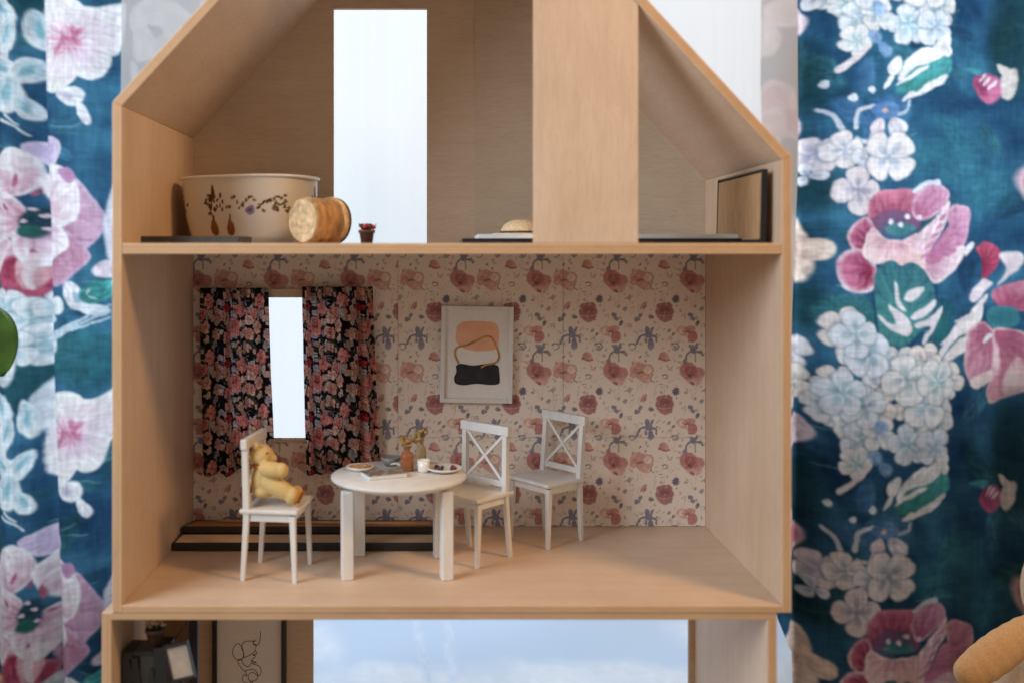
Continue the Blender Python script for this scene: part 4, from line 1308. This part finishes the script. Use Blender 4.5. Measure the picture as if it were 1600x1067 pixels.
# open white leaflet behind it
c = on_table(628, 733)
bm = bmesh.new()
vs = []
for i in range(9):
    for j in range(2):
        vs.append(bm.verts.new((c.x - .012 + .024 * i / 8 + .004 * j, c.y - .004 + .011 * j, c.z + .0062 - .0025 * (i / 8.0) + .0008 * math.sin(i * .9))))
for i in range(8):
    bm.faces.new((vs[2 * i], vs[2 * i + 2], vs[2 * i + 3], vs[2 * i + 1]))
o = from_bm('leaflet', bm, PAPER, None, smooth=True)
sm_ = o.modifiers.new('thick', 'SOLIDIFY'); sm_.thickness = .0005
tag(o, 'folded white leaflet lying behind the grey magazine', 'leaflet')
# grey bowl
c = on_table(611, 727)
g_ = tag(empty('grey_bowl', c), 'small dark grey bowl at the back of the table', 'bowl')
lathe('bowl_body', [(0, 0), (.0055, 0), (.009, .004), (.0112, .0092), (.0104, .0094), (.008, .0045), (0, .002)], GREYCER, g_, c)
# bottles with dried flowers

def bottle(px, py, r, h, glass, label, seed, fcol):
    c = on_table(px, py)
    root = tag(empty('flower_bottle', c), label, 'bottle', 'glass bottles with dried flowers')
    lathe('glass_body', [(0, 0), (r * .92, 0), (r, .001), (r, h * .62), (r * .8, h * .74), (r * .45, h * .8), (r * .45, h * .95), (r * .58, h), (r * .4, h), (r * .36, h * .78), (r * .7, h * .7), (r * .85, h * .6), (r * .85, .002), (0, .002)], glass, root, c, n=28)
    rr = random.Random(seed)
    for k in range(7):
        a = rr.uniform(0, 6.28); l = rr.uniform(.003, .0085)
        tip = Vector((c.x + math.cos(a) * rr.uniform(.002, .008), c.y + math.sin(a) * .006, c.z + h + l))
        tube('stem', [(c.x, c.y, c.z + h * .3), (c.x, c.y, c.z + h), tip], .00035, DRIED, root, n=5)
        for q in range(5):
            s_ = rr.uniform(.0012, .0024)
            lathe('blossom', [(0, -s_), (s_ * .8, -s_ * .5), (s_, s_ * .2), (s_ * .5, s_), (0, s_ * .8)], fcol, root,
                  (tip.x + rr.uniform(-.003, .003), tip.y + rr.uniform(-.003, .003), tip.z + rr.uniform(-.003, .002)), n=7, jitter=.25, seed=k * 9 + q)
    return root


bottle(636, 735, .0068, .0250, AMBER, 'amber glass bottle with brown dried flowers on the table', 4, DRIED)
bottle(658, 727, .0055, .0270, PALEGL, 'pale glass bottle with mustard dried flowers behind the white cup', 9, simple('mustard_blossom', (0.46, 0.30, 0.10), .9, .4, 400, .3))
c = on_table(662, 737)
cup = tag(empty('white_cup', c), 'small white cup standing beside the berry plate', 'cup')
lathe('cup_body', [(0, 0), (.0052, 0), (.0060, .002), (.0068, .0125), (.0060, .0125), (.0050, .0025), (0, .002)], CERAMIC, cup, c, n=28)

# ------------------------------------------------------------------ framed print on the wall
fr = tag(empty('framed_print', P(745, 630, YB - .006)), 'white framed abstract print with peach and black shapes on the wallpaper', 'picture')
YFp = YB - 0.0075
cP = P(745, 554, YFp)
tiltm = Matrix.Translation(cP) @ Matrix.Rotation(math.radians(1.0), 4, 'Y') @ Matrix.Translation(-cP)
hw, hh = .0421, .0560
fw = .0052


def tilted(o):
    o.data.transform(tiltm)
    return o


for nm, cc, ss in (('frame_side', (-hw + fw / 2, 0), (fw, 2 * hh)), ('frame_side', (hw - fw / 2, 0), (fw, 2 * hh)), ('frame_side', (0, hh - fw / 2), (2 * hw - 2 * fw, fw)), ('frame_side', (0, -hh + fw / 2), (2 * hw - 2 * fw, fw))):
    tilted(box(nm, (cP.x + cc[0], YFp + .002, cP.z + cc[1]), (ss[0], .0085, ss[1]), WHITE, fr, bev=.0007))
pp_ = tilted(box('print_paper', (cP.x, YFp + .0035, cP.z), (2 * hw - 2 * fw, .003, 2 * hh - 2 * fw), PAPER, fr, bev=0))


def pshape(name, pts, Y, mat, parent, n=6):
    q = spline([((x - 688) * YFp / F, CAMZ + (395 - y) * YFp / F) for x, y in pts + [pts[0]]], n)[:-1]
    return tilted(plate2d(name, [(float(a), float(b)) for a, b in q], Y, mat, parent, .0003))


pshape('peach_shape', [(713, 512), (722, 504), (745, 502), (770, 504), (778, 512), (779, 530), (775, 544), (760, 548), (738, 548), (720, 542), (712, 532)], YFp + .0016, PEACH, pp_)
rk = random.Random(6)
ink = [(712, 572), (720, 569), (740, 571), (760, 568), (778, 570), (781, 580), (781, 590), (780, 599), (765, 601), (745, 600), (725, 602), (712, 600), (711, 590), (713, 582)]
pshape('ink_stroke', [(x + rk.uniform(-1, 1), y + rk.uniform(-.8, .8)) for x, y in ink], YFp + .0015, INK, pp_, 3)
line = [(717, 568), (711, 555), (714, 544), (728, 540), (745, 532), (758, 526), (768, 528), (776, 542), (780, 556), (775, 566), (760, 570), (752, 574)]
lp = spline([((x - 688) * YFp / F, CAMZ + (395 - y) * YFp / F) for x, y in line], 6)
tilted(tube('ochre_line', [(float(a), YFp + .0014, float(b)) for a, b in lp], .0011, GOLD, pp_, n=6))

# ------------------------------------------------------------------ picture frames lying flat in the dining room

def lying_frame(label, x0, x1, y0, y1, z0, h, backing, drop=0.0, group=None, stick=False, rim=.0035, zb=None):
    root = tag(empty('picture_frame', ((x0 + x1) / 2, (y0 + y1) / 2, z0)), label, 'picture frame', group)
    def bx_(nm, a, b, c_, d, za, zc, mat):
        o = box(nm, ((a + b) / 2, (c_ + d) / 2, (za + zc) / 2), (b - a, d - c_, zc - za), mat, root, bev=.0003)
        if drop:
            for v in o.data.vertices:
                v.co.z -= drop * (v.co.y - y0) / (y1 - y0)
        return o
    bx_('frame_side', x0, x1, y0, y0 + rim, z0, z0 + h, BLACK)
    bx_('frame_side', x0, x1, y1 - rim, y1, z0, z0 + h, BLACK)
    bx_('frame_side', x0, x0 + rim, y0 + rim, y1 - rim, z0, z0 + h, BLACK)
    bx_('frame_side', x1 - rim, x1, y0 + rim, y1 - rim, z0, z0 + h, BLACK)
    bx_('backing_board', x0 + rim, x1 - rim, y0 + rim, y1 - rim, z0 + .001, z0 + h - .0004, backing)
    if stick:
        bar('gold_strip', (x0 + .03, y1 - .016, z0 + h + .0012 - drop * .7), (x1 - .004, y0 + .012, z0 + h + .0012 - drop * .2), .0022, .0022, GOLDSTICK, root, up=(0, 0, 1))
    return root


lying_frame('low black picture frame with tan board, front of the two on the dining floor', -.2880, -.0060, 1.0695, 1.1050, .0003, .0088, CARDTAN, group='black picture frames on the dining floor', rim=.0022)
lying_frame('black picture frame with red-brown backing, behind the tan one on the dining floor', -.2870, -.0080, 1.1062, 1.1640, .0092, .0076, CARDRED, drop=.0085, group='black picture frames on the dining floor', stick=True, rim=.0022)

# ------------------------------------------------------------------ attic contents
AZ = SLAB_T + .0002


def AP(px, Y):
    return (px - 688) * Y / F


# flat black frame behind the partition
lying_frame('flat black picture frame with a white board on the attic floor', AP(722, .985), AP(1186, .985), .985, 1.120, AZ, .0052, PAPERW, rim=.003)
fx0, fx1 = AP(733, .992), AP(1192, 1.0)
o = box('white_board', ((fx0 + fx1) / 2 + .003, 1.055, AZ + .0052 + .0023), (fx1 - fx0 - .012, .115, .0044), PAPERW, None, rot=None, bev=.0008)
tag(o, 'thin white board lying on the flat black frame in the attic', 'board')
# straw hat
hc = Vector((AP(815, 1.05), 1.05, AZ + .0098))
hat = tag(empty('straw_hat', hc), 'small straw hat lying on the white board beside the attic partition', 'hat')
lathe('brim', [(0, 0), (.030, 0), (.0312, .0009), (.030, .0016), (0, .0016)], STRAW, hat, hc, n=48)
lathe('crown', [(.0225, .0012), (.0215, .006), (.0185, .011), (.012, .0148), (.005, .0160), (0, .0162)], STRAW, hat, hc, n=48)
lathe('ribbon', [(.0228, .0016), (.0230, .0020), (.0226, .0040), (.0221, .0040)], DARKRED, hat, hc, n=48)
# frame leaning on the right wall, seen obliquely: black edge towards the viewer
ln = tag(empty('picture_frame', (.295, 1.03, AZ)), 'black picture frame showing its brown back, leaning on the right attic wall', 'picture frame')
zt = CAMZ + 130 * .955 / F
ly0, ly1 = .926, 1.076
rl_ = Matrix.Translation((.3005, 0, AZ)) @ Matrix.Rotation(math.radians(1.5), 4, 'Y') @ Matrix.Translation((-.3005, 0, -AZ))
HT = zt - AZ
HT = .0690
for nm, cc, ss in (('frame_side', (.3005, ly0 + .0018, AZ + HT / 2), (.0052, .0036, HT)), ('frame_side', (.3005, ly1 - .0018, AZ + HT / 2), (.0052, .0036, HT)),
                   ('frame_side', (.3005, (ly0 + ly1) / 2, AZ + .0018), (.0070, ly1 - ly0 - .0074, .0036)), ('frame_side', (.3005, (ly0 + ly1) / 2, AZ + HT - .0008), (.0070, ly1 - ly0 - .0074, .0016))):
    o = box(nm, cc, ss, BLACK, ln, bev=.0003); o.data.transform(rl_)
o = box('backing_board', (.3005, (ly0 + ly1) / 2, AZ + HT / 2), (.0046, ly1 - ly0 - .0074, HT - .006), CARDBOARD, ln, bev=0); o.data.transform(rl_)
# dark slab left
o = box('dark_tray', (AP(300, .975), .985, AZ + .0036), (AP(382, .975) - AP(218, .975), .05, .0070), DARKSLATE, None, rot=Matrix.Rotation(math.radians(-3), 4, 'Z'), bev=.001)
tag(o, 'thin dark slab lying in front of the bowl in the attic corner', 'slab')

# casserole bowl with printed flowers
bc = Vector((AP(391, 1.085), 1.085, AZ))
bowl = tag(empty('ceramic_bowl', bc), 'white ceramic oven bowl printed with brown flowers in the attic', 'bowl')
cvB = Canvas(0, 0, 620, 110, 2.0, (216, 209, 198), warp=1.5, wcell=6, seed=41)
BR = (88, 56, 36); OL = (104, 96, 60); VI = (120, 104, 140)
rbw = random.Random(4)
for rep in (0, 210, 420):
    # spray 1
    for k in range(26):
        a = rbw.uniform(0, 1)
        cvB.petal(rep + 40 + rbw.gauss(0, 11), 26 + a * 34 + rbw.uniform(-3, 3), 4, 2.4, rbw.uniform(0, 180), BR if k % 3 else (70, 70, 50))
    cvB.stroke([(rep + 40, 12), (rep + 38, 34), (rep + 34, 62)], 1.4, 1.2, BR)
    for k in range(7):
        cvB.petal(rep + 40 + k * .6, 10 + k * 3.2, 2.6 + k * .5, 2, 0, BR)
    # trailing sprigs
    for k in range(16):
        cvB.petal(rep + 66 + k * 4.6 + rbw.uniform(-2, 2), 40 + 10 * math.sin(k * .9) + rbw.uniform(-4, 4), 3.4, 2.2, rbw.uniform(0, 180), (BR, OL, (120, 84, 50))[k % 3])
    cvB.petal(rep + 122, 54, 8.5, 8, 0, VI, (140, 122, 156)); cvB.petal(rep + 122, 54, 3, 3, 0, (90, 74, 100))
    for k in range(8):
        cvB.petal(rep + 138 + k * 5, 44 - k * 2.2 + rbw.uniform(-3, 3), 3.6, 2.2, rbw.uniform(0, 180), (OL, BR)[k % 2])
    # tear-shaped fruits
    for fx in (38, 80):
        cvB.petal(rep + fx, 84, 15, 9.5, 90, (150, 98, 60), (122, 76, 44), taper=.35)
        cvB.petal(rep + fx, 66, 6, 2, 90, BR)
    for k in range(14):
        cvB.petal(rep + 168 + rbw.gauss(0, 10), 34 + rbw.uniform(0, 22), 4, 2.2, rbw.uniform(0, 180), (BR, OL)[k % 2])
# body as printed surface: superellipse plan
n_, m_ = 360, 60
H_ = .0690
th, zz = np.meshgrid(np.linspace(0, 2 * math.pi, n_), np.linspace(0, 1, m_))


def plan(th, a, b, e=2.9):
    c_, s_ = np.cos(th), np.sin(th)
    r_ = (np.abs(c_ / a) ** e + np.abs(s_ / b) ** e) ** (-1 / e)
    return r_ * c_, r_ * s_


prof = 0.83 + 0.14 * np.sin(np.clip(zz * 1.25, 0, 1) * math.pi / 2) + 0.03 * zz
foot = np.clip(zz / .10, 0, 1); prof = prof * (0.90 + 0.10 * np.sqrt(foot))
gx, gy = plan(th, .0725, .052)
gx = gx * prof; gy = gy * prof; gz = zz * H_
ra = math.radians(-24)
WX = bc.x + gx * math.cos(ra) - gy * math.sin(ra); WY = bc.y + gx * math.sin(ra) + gy * math.cos(ra); WZ = bc.z + gz + .0002
cu_ = (th / (2 * math.pi) * 620 + 18) % 620
colr = cvB.sample(cu_, (1 - zz) * 118 - 4)
grid_mesh('bowl_body', WX, WY, WZ, colr, M_BOWL, bowl)
# rim and inside
bm = bmesh.new()
rings = []
for sc, zo in ((1.0, 0.0), (1.030, .0006), (1.034, .0024), (1.012, .0034), (.965, .0020), (.93, -.010), (.80, -.052), (.55, -.062)):
    ring = []
    for k in range(96):
        t = 2 * math.pi * k / 96
        x_, y_ = plan(np.array(t), .0725, .052)
        lip = 1.0
        x_, y_ = float(x_) * sc, float(y_) * sc
        if abs(((t + math.pi) % (2 * math.pi)) - math.pi) < .5 and sc > .9:
            x_ += .0022 * (1 - (abs(((t + math.pi) % (2 * math.pi)) - math.pi) / .5)) 
        ring.append(bm.verts.new((bc.x + x_ * math.cos(ra) - y_ * math.sin(ra), bc.y + x_ * math.sin(ra) + y_ * math.cos(ra), bc.z + H_ + zo)))
    rings.append(ring)
for A_, B_ in zip(rings[:-1], rings[1:]):
    for k in range(96):
        bm.faces.new((A_[k], A_[(k + 1) % 96], B_[(k + 1) % 96], B_[k]))
bm.faces.new(rings[-1])
from_bm('rim', bm, CERAMIC, bowl, smooth=True)

# log slice lying on its side
lc = Vector((AP(496, 1.0), 1.0, AZ))
log = tag(empty('log_piece', lc), 'short pale log piece lying on its side in front of the bowl', 'log')
LR = .0236
ax = Vector((.66, .75, 0.0)).normalized()
rotL = ax.to_track_quat('Z', 'Y').to_matrix().to_4x4()
org = lc + Vector((0, 0, LR * .985)) - ax * .020
NN = 56
bm = bmesh.new()
rr_ = random.Random(7)
bumps = [1 + .025 * math.sin(3 * k / NN * 6.28 + 1) + rr_.uniform(-.012, .012) for k in range(NN)]
rings = []
for sc, z in ((.90, .0), (.985, .0022), (1.0, .006), (.965, .014), (.955, .024), (.965, .032), (.99, .036)):
    rings.append([bm.verts.new((LR * sc * bumps[k] * math.cos(6.2832 * k / NN), LR * sc * bumps[k] * math.sin(6.2832 * k / NN), z + rr_.uniform(-.0006, .0006))) for k in range(NN)])
for A_, B_ in zip(rings[:-1], rings[1:]):
    for k in range(NN):
        bm.faces.new((A_[k], A_[(k + 1) % NN], B_[(k + 1) % NN], B_[k]))
bmesh.ops.transform(bm, matrix=Matrix.Translation(org) @ rotL, verts=bm.verts)
from_bm('bark', bm, BARK, log, smooth=True)
lathe('cut_face', [(0, .0008), (LR * .3, .0002), (LR * .5, .0010), (LR * .7, .0000), (LR * .91, .0004)], CUTWOOD, log, org, rot=rotL, n=56, jitter=.02, seed=3)
lathe('pale_rim', [(LR * .99, .0350), (LR * 1.03, .0362), (LR * 1.03, .0408), (LR * .98, .0418)], CUTWOOD, log, org, rot=rotL, n=56, jitter=.02, seed=5)
lathe('dark_end', [(LR * .97, .0415), (LR * 1.02, .0425), (LR * .99, .0450), (LR * .6, .0462), (0, .0462)], DARKRED, log, org, rot=rotL, n=56)

# tiny flower pot

def flower_pot(label, c, s, group=None, n=14, bloom=None, tall=1.0):
    root = tag(empty('flower_pot', c), label, 'flower pot', group)
    lathe('pot', [(0, 0), (.0055 * s, 0), (.0068 * s, .010 * s), (.0078 * s, .0102 * s), (.0080 * s, .0130 * s), (.0070 * s, .0130 * s), (.0066 * s, .0118 * s), (0, .0115 * s)], DARKPOT, root, c, n=24)
    rr = random.Random(3)
    for k in range(n):
        a = rr.uniform(0, 6.28); q = rr.uniform(0, .0072 * s)
        b = .0024 * s
        lathe('petal_head', [(0, -b), (b, -b * .2), (b * .9, b * .6), (0, b * .5)], (bloom or REDFL) if k % 3 else (bloom or GREEN_D), root,
              (c[0] + q * math.cos(a), c[1] + q * math.sin(a) * .8, c[2] + .0145 * s + rr.uniform(0, .0035) * s * tall), n=7, jitter=.3, seed=k)
    for k in range(5):
        a = k * 1.3
        tube('leaf_tip', [(c[0], c[1], c[2] + .0125 * s), (c[0] + .006 * s * math.cos(a), c[1] + .006 * s * math.sin(a), c[2] + .0150 * s), (c[0] + .0092 * s * math.cos(a), c[1] + .009 * s * math.sin(a), c[2] + .0190 * s)], .0011 * s, GREEN_D, root, n=6, r1=.0003 * s)
    return root


flower_pot('tiny dark pot of red flowers in front of the attic window', (AP(573, .99), .99, AZ), 1.05)

# ------------------------------------------------------------------ bear on the chair

def blob(name, ells, mat, parent, vox, loc=None):
    """one continuous soft body from overlapping ellipsoids"""
    bm = bmesh.new()
    for c, s, rot in ells:
        r = bmesh.ops.create_icosphere(bm, subdivisions=3, radius=1.0)
        M = Matrix.Translation(c)
        if rot is not None:
            M = M @ rot
        bmesh.ops.transform(bm, matrix=M @ Matrix.Diagonal((s[0], s[1], s[2], 1)), verts=r['verts'])
    o = from_bm(name, bm, mat, parent, smooth=True)
    rm_ = o.modifiers.new('remesh', 'REMESH'); rm_.mode = 'VOXEL'; rm_.voxel_size = vox; rm_.use_smooth_shade = True
    s_ = o.modifiers.new('smooth', 'SMOOTH'); s_.factor = .5; s_.iterations = 5
    return o


YBr = 0.988
mm = YBr / F
bx0 = lambda px, py, y=YBr: P(px, py, y)
RY = lambda d: Matrix.Rotation(math.radians(d), 4, 'Y')
bear = tag(empty('toy_bear', (P(425, 790, YBr).x, YBr, .0704)), 'little yellow felt bear sitting on the left chair', 'toy bear')
seatz = .0704
ell = []
ell.append((bx0(411, 750), (.0120, .0130, .0160), None))                      # trunk
ell.append((bx0(413, 768), (.0125, .0135, .0080), None))                      # bottom
ell.append((bx0(409, 714), (.0120, .0120, .0108), None))                      # head
ell.append((bx0(424, 719), (.0060, .0062, .0052), None))                      # muzzle
for s in (-1, 1):
    ell.append((bx0(400, 700, YBr + s * .0090), (.0036, .0026, .0042), None))  # ears
ell.append((bx0(426, 737, YBr - .0135), (.0150, .0078, .0082), RY(8)))          # near arm
ell.append((bx0(440, 738, YBr - .0135), (.0070, .0072, .0078), None))
ell.append((bx0(426, 737, YBr + .0135), (.0150, .0078, .0082), RY(8)))
ell.append((bx0(436, 766, YBr - .0100), (.0205, .0082, .0088), RY(28)))         # near leg
ell.append((bx0(456, 777, YBr - .0100), (.0078, .0082, .0088), None))
ell.append((bx0(438, 766, YBr + .0120), (.0205, .0085, .0092), RY(28)))
ell.append((bx0(462, 774, YBr + .0120), (.0078, .0082, .0088), None))
body = blob('bear_body', ell, PLUSH_Y, bear, .0011)
# rest on the seat
for v_, dz in ((0, 0),):
    zmin = min((M_ := None) or v.co.z for v in body.data.vertices)
body.data.transform(Matrix.Translation((0, 0, seatz - zmin - .0004)))
dzb = seatz - zmin - .0004
for s, px_, py_ in ((-1, 465, 781), (1, 471, 778)):
    c = P(px_, py_, YBr + (-.0110 if s < 0 else .0120)) + Vector((0, 0, dzb))
    lathe('foot_pad', [(0, -.0012), (.0058, -.0010), (.0076, 0), (.0068, .0010), (0, .0016)], PLUSH_O, bear, c, rot=Matrix.Rotation(math.radians(118), 4, 'Y'), n=24)
for s in (-1, 1):
    c = P(418, 711, YBr + s * .0062 - .004) + Vector((0, 0, dzb))
    lathe('eye', [(0, -.0010), (.0009, -.0005), (.0011, 0), (.0009, .0005), (0, .0010)], INK, bear, c, n=10)
c = P(431, 717, YBr) + Vector((0, 0, dzb))
lathe('nose', [(0, -.0011), (.0012, -.0005), (.0014, 0), (.0012, .0005), (0, .0011)], INK, bear, c, n=10)
lathe('scarf', [(.0086, -.0020), (.0104, -.0010), (.0106, .0012), (.0088, .0022)], PLUSH_O, bear, P(410, 730, YBr) + Vector((0, 0, dzb)), n=30, jitter=.05)

# ------------------------------------------------------------------ lower storey contents
LT = BT - .0066
# tall framed line drawing on the back wall
ld = tag(empty('line_drawing', P(389, 1067, YB - .004)), 'black framed one-line drawing on the lower back wall', 'picture')
ya = YB - .006
x0, x1 = P(332, 0, ya).x, P(447, 0, ya).x
z1 = LT - .0004; z0 = z1 - .270
for nm, cc, ss in (('frame_side', (x0 + .0026, (z0 + z1) / 2), (.0052, z1 - z0)), ('frame_side', (x1 - .0026, (z0 + z1) / 2), (.0052, z1 - z0)), ('frame_side', ((x0 + x1) / 2, z1 - .002), (x1 - x0 - .0104, .004)), ('frame_side', ((x0 + x1) / 2, z0 + .003), (x1 - x0 - .0104, .006))):
    box(nm, (cc[0], ya + .001, cc[1]), (ss[0], .008, ss[1]), BLACK, ld, bev=.0004)
lpap = box('drawing_paper', ((x0 + x1) / 2, ya + .003, (z0 + z1) / 2), (x1 - x0 - .0104, .003, z1 - z0 - .010), PAPER, ld, bev=0)
# pen line: zoom coordinates of the drawing -> photo pixels
ZZ = lambda x, y: (150 + x * .19375, 940 + y * .19375)
for pl in ([(1325, 240), (1322, 300), (1305, 350), (1270, 340), (1260, 320), (1200, 325), (1172, 370), (1190, 420), (1180, 460), (1130, 465), (1100, 420), (1112, 365), (1145, 340), (1175, 370), (1188, 430), (1170, 470), (1140, 480), (1165, 530), (1200, 560), (1260, 545), (1300, 580), (1290, 630), (1240, 640), (1225, 600), (1260, 570), (1310, 600), (1330, 560), (1310, 520), (1255, 500), (1290, 490), (1250, 478), (1285, 440), (1262, 430), (1295, 420), (1280, 385), (1290, 360), (1265, 345)],
           [(1172, 470), (1190, 510), (1230, 525), (1250, 490), (1260, 470)], [(1190, 455), (1250, 425), (1285, 395)], [(1200, 560), (1215, 600), (1190, 590), (1180, 640), (1230, 660), (1262, 640), (1240, 700), (1190, 760)], [(1262, 320), (1285, 316), (1262, 330), (1284, 350)]):
    sp_ = spline([ZZ(*q) for q in pl], 5)
    tube('pen_line', [((a - 688) * ya / F, ya + .0013, CAMZ + (395 - b) * ya / F) for a, b in sp_], .00034, DRAWLINE, lpap, n=5)

# black shelf unit just inside the opening, by the left wall
ZF = BB + .0072
YSf = .945
shelf = tag(empty('black_shelf', (P(225, 0, YSf).x, YSf, ZF)), 'small black open shelf standing in the lower left corner', 'shelf')
sx0, sx1 = P(191, 0, .93).x, P(261, 0, .93).x
stz = P(0, 1018, .93).z
box('upright', (sx0 + .0045, YSf, (stz + ZF) / 2), (.009, .030, stz - ZF), BLACK, shelf)
box('upright', (sx1 - .0065, YSf, (stz + .003 + ZF) / 2), (.013, .030, stz + .003 - ZF), BLACK, shelf)
box('shelf_board', ((sx0 + .009 + sx1 - .013) / 2, YSf, stz - .0022), (sx1 - sx0 - .0222, .030, .0040), BLACK, shelf)
box('shelf_board', ((sx0 + .009 + sx1 - .013) / 2, YSf, stz - .16), (sx1 - sx0 - .0222, .030, .0040), BLACK, shelf)
bar('diagonal_brace', (sx0 + .0098, .9315, stz - .006), (sx0 + .0185, .9315, stz - .062), .008, .008, BLACK, shelf, ta=.003, tb=.003)
bar('diagonal_brace', (sx1 - .0135, .9315, stz - .016), (sx0 + .0230, .9315, stz - .062), .006, .006, BLACK, shelf, ta=.003, tb=.003)
box('white_panel', ((sx0 + .009 + sx1 - .013) / 2, .957, stz - .082), (sx1 - sx0 - .0224, .003, .150), PAPER, shelf, bev=0)
pc_ = (P(242, 0, .94).x, .94, stz + .0034)
pale = simple('pale_dried_petals', (0.50, 0.36, 0.22), .9, .3, 300, .3)
flower_pot('dark little pot with a pale plant on the black shelf', pc_, 1.15, None, 10, pale, 1.6)
# white picture in a thin black frame, tilted
ctr = P(281, 1033, .925)
tf = tag(empty('tilted_picture', (ctr.x, ctr.y, ZF)), 'thin black framed white picture tilted beside the black shelf', 'picture')
rt = Matrix.Rotation(math.radians(-13), 4, 'Y')


def TB(nm, dx, dz, sx, sz, mat, y=0.0, th=.004):
    c = rt @ Vector((dx, 0, dz))
    return box(nm, (ctr.x + c.x, ctr.y + y, ctr.z + c.z), (sx, th, sz), mat, tf, rot=rt, bev=.0003)


TB('picture_paper', 0, 0, .0200, .0300, simple('tan_paper', (0.42, 0.33, 0.27), .8, .12, 120, .05), .0008, .002)  # even tan tone, set darker than the white mat paper
TB('frame_side', 0, .0162, .0226, .0024, BLACK); TB('frame_side', 0, -.0162, .0226, .0024, BLACK)
TB('frame_side', -.0107, 0, .0014, .0298, BLACK); TB('frame_side', .0107, 0, .0014, .0298, BLACK)
box('easel_leg', (ctr.x, ctr.y + .006, (ctr.z - .012 + ZF) / 2), (.004, .004, ctr.z - .012 - ZF), BLACK, tf)
# tall dark framed board leaning in the corner
tallz = LT - .002
xa = P(303, 0, .965).x
tl = tag(empty('leaning_board', (xa, .97, ZF)), 'tall narrow black framed board standing beside the tilted picture', 'picture frame')
box('frame_side', (xa, .965, (tallz + ZF) / 2), (.0085, .006, tallz - ZF), BLACK, tl)
box('backing_board', (xa - .0235, .985, (tallz + ZF) / 2), (.0400, .004, tallz - ZF - .001), CARDBOARD, tl, rot=Matrix.Rotation(math.radians(-30), 4, 'Z'))
tube('red_cord', [P(292, 972, .96), P(280, 990, .96), P(266, 1008, .96)], .0008, DARKRED, tl)

# ------------------------------------------------------------------ plant at the left edge
plx = P(-60, 0, 1.30).x
plant = tag(empty('potted_plant', (plx, 1.30, BB)), 'green leafy potted plant peeking in at the left edge', 'plant')
lathe('plant_pot', [(0, 0), (.035, 0), (.048, .08), (.050, .082), (.050, .092), (.044, .092), (.042, .08), (0, .078)], TERRA, plant, (plx, 1.30, BB + .0003))


def leaf(name, base_, tip, width, parent, cup=.010):
    base_, tip = Vector(base_), Vector(tip)
    d = tip - base_
    side = d.cross(Vector((0, -1, 0))).normalized()
    nrm = Vector((0, -1, 0))
    n = 16
    bm = bmesh.new()
    rows = []
    for i in range(n + 1):
        t = i / n
        ww = width * (math.sin(math.pi * min(1, t ** .8)) ** .65) * (1 if t < .97 else .4)
        row = []
        for j in range(-4, 5):
            q = j / 4
            row.append(bm.verts.new(base_ + d * t + side * q * ww + nrm * (cup * abs(q) ** 1.5 - .012 * t * t + .001 * math.sin(t * 9 + q * 3))))
        rows.append(row)
    for A_, B_ in zip(rows[:-1], rows[1:]):
        for k in range(8):
            bm.faces.new((A_[k], A_[k + 1], B_[k + 1], B_[k]))
    o = from_bm(name, bm, LEAFG, parent, smooth=True)
    s_ = o.modifiers.new('thick', 'SOLIDIFY'); s_.thickness = .0008
    return o


top_ = P(-58, 470, 1.30)
tube('stem', [(plx, 1.30, BB + .07), (plx + .005, 1.30, -.15), (plx - .004, 1.30, .0), (top_.x, 1.30, top_.z - .01)], .004, LEAFG, plant, r1=.002)
leaf('leaf', P(-34, 478, 1.30), P(2, 588, 1.30), .042, plant)
leaf('leaf', P(-70, 470, 1.31), P(-130, 380, 1.30), .032, plant)
leaf('leaf', P(-64, 560, 1.31), P(-150, 620, 1.30), .032, plant)
leaf('leaf', P(-60, 640, 1.32), P(-36, 760, 1.30), .024, plant)
tube('leaf_stalk', [P(-58, 500, 1.305), P(-46, 480, 1.30), P(-34, 478, 1.30)], .0016, LEAFG, plant)

# ------------------------------------------------------------------ plush animal at the right edge
YP = 1.27
plush = tag(empty('plush_toy', (P(1640, 0, YP).x, YP, BB)), 'tan and cream plush toy reaching in at the lower right corner', 'plush toy')
ell = [(P(1665, 1120, YP), (.100, .080, .130), None), (P(1680, 925, YP), (.062, .060, .072), None), (P(1655, 1020, YP), (.060, .055, .050), None),
       (P(1640, 1260, YP), (.11, .09, .07), None), (P(1566, 1100, YP), (.026, .040, .085), RY(10))]
blob('plush_body', ell, PLUSH_C, plush, .004)
arm = []
for i, (px_, py_, r_) in enumerate(((1635, 975, .017), (1618, 982, .019), (1602, 990, .0205), (1586, 1000, .0215), (1570, 1011, .0225), (1554, 1023, .0230), (1538, 1035, .0225), (1524, 1045, .0205), (1515, 1050, .018))):
    arm.append((P(px_, py_, YP - .070), (r_, r_, r_), None))
blob('arm', arm, PLUSH_T, plush, .003)

# ------------------------------------------------------------------ render settings
scene.render.engine = 'CYCLES'
scene.cycles.max_bounces = 8
scene.cycles.transparent_max_bounces = 12
scene.cycles.use_denoising = True
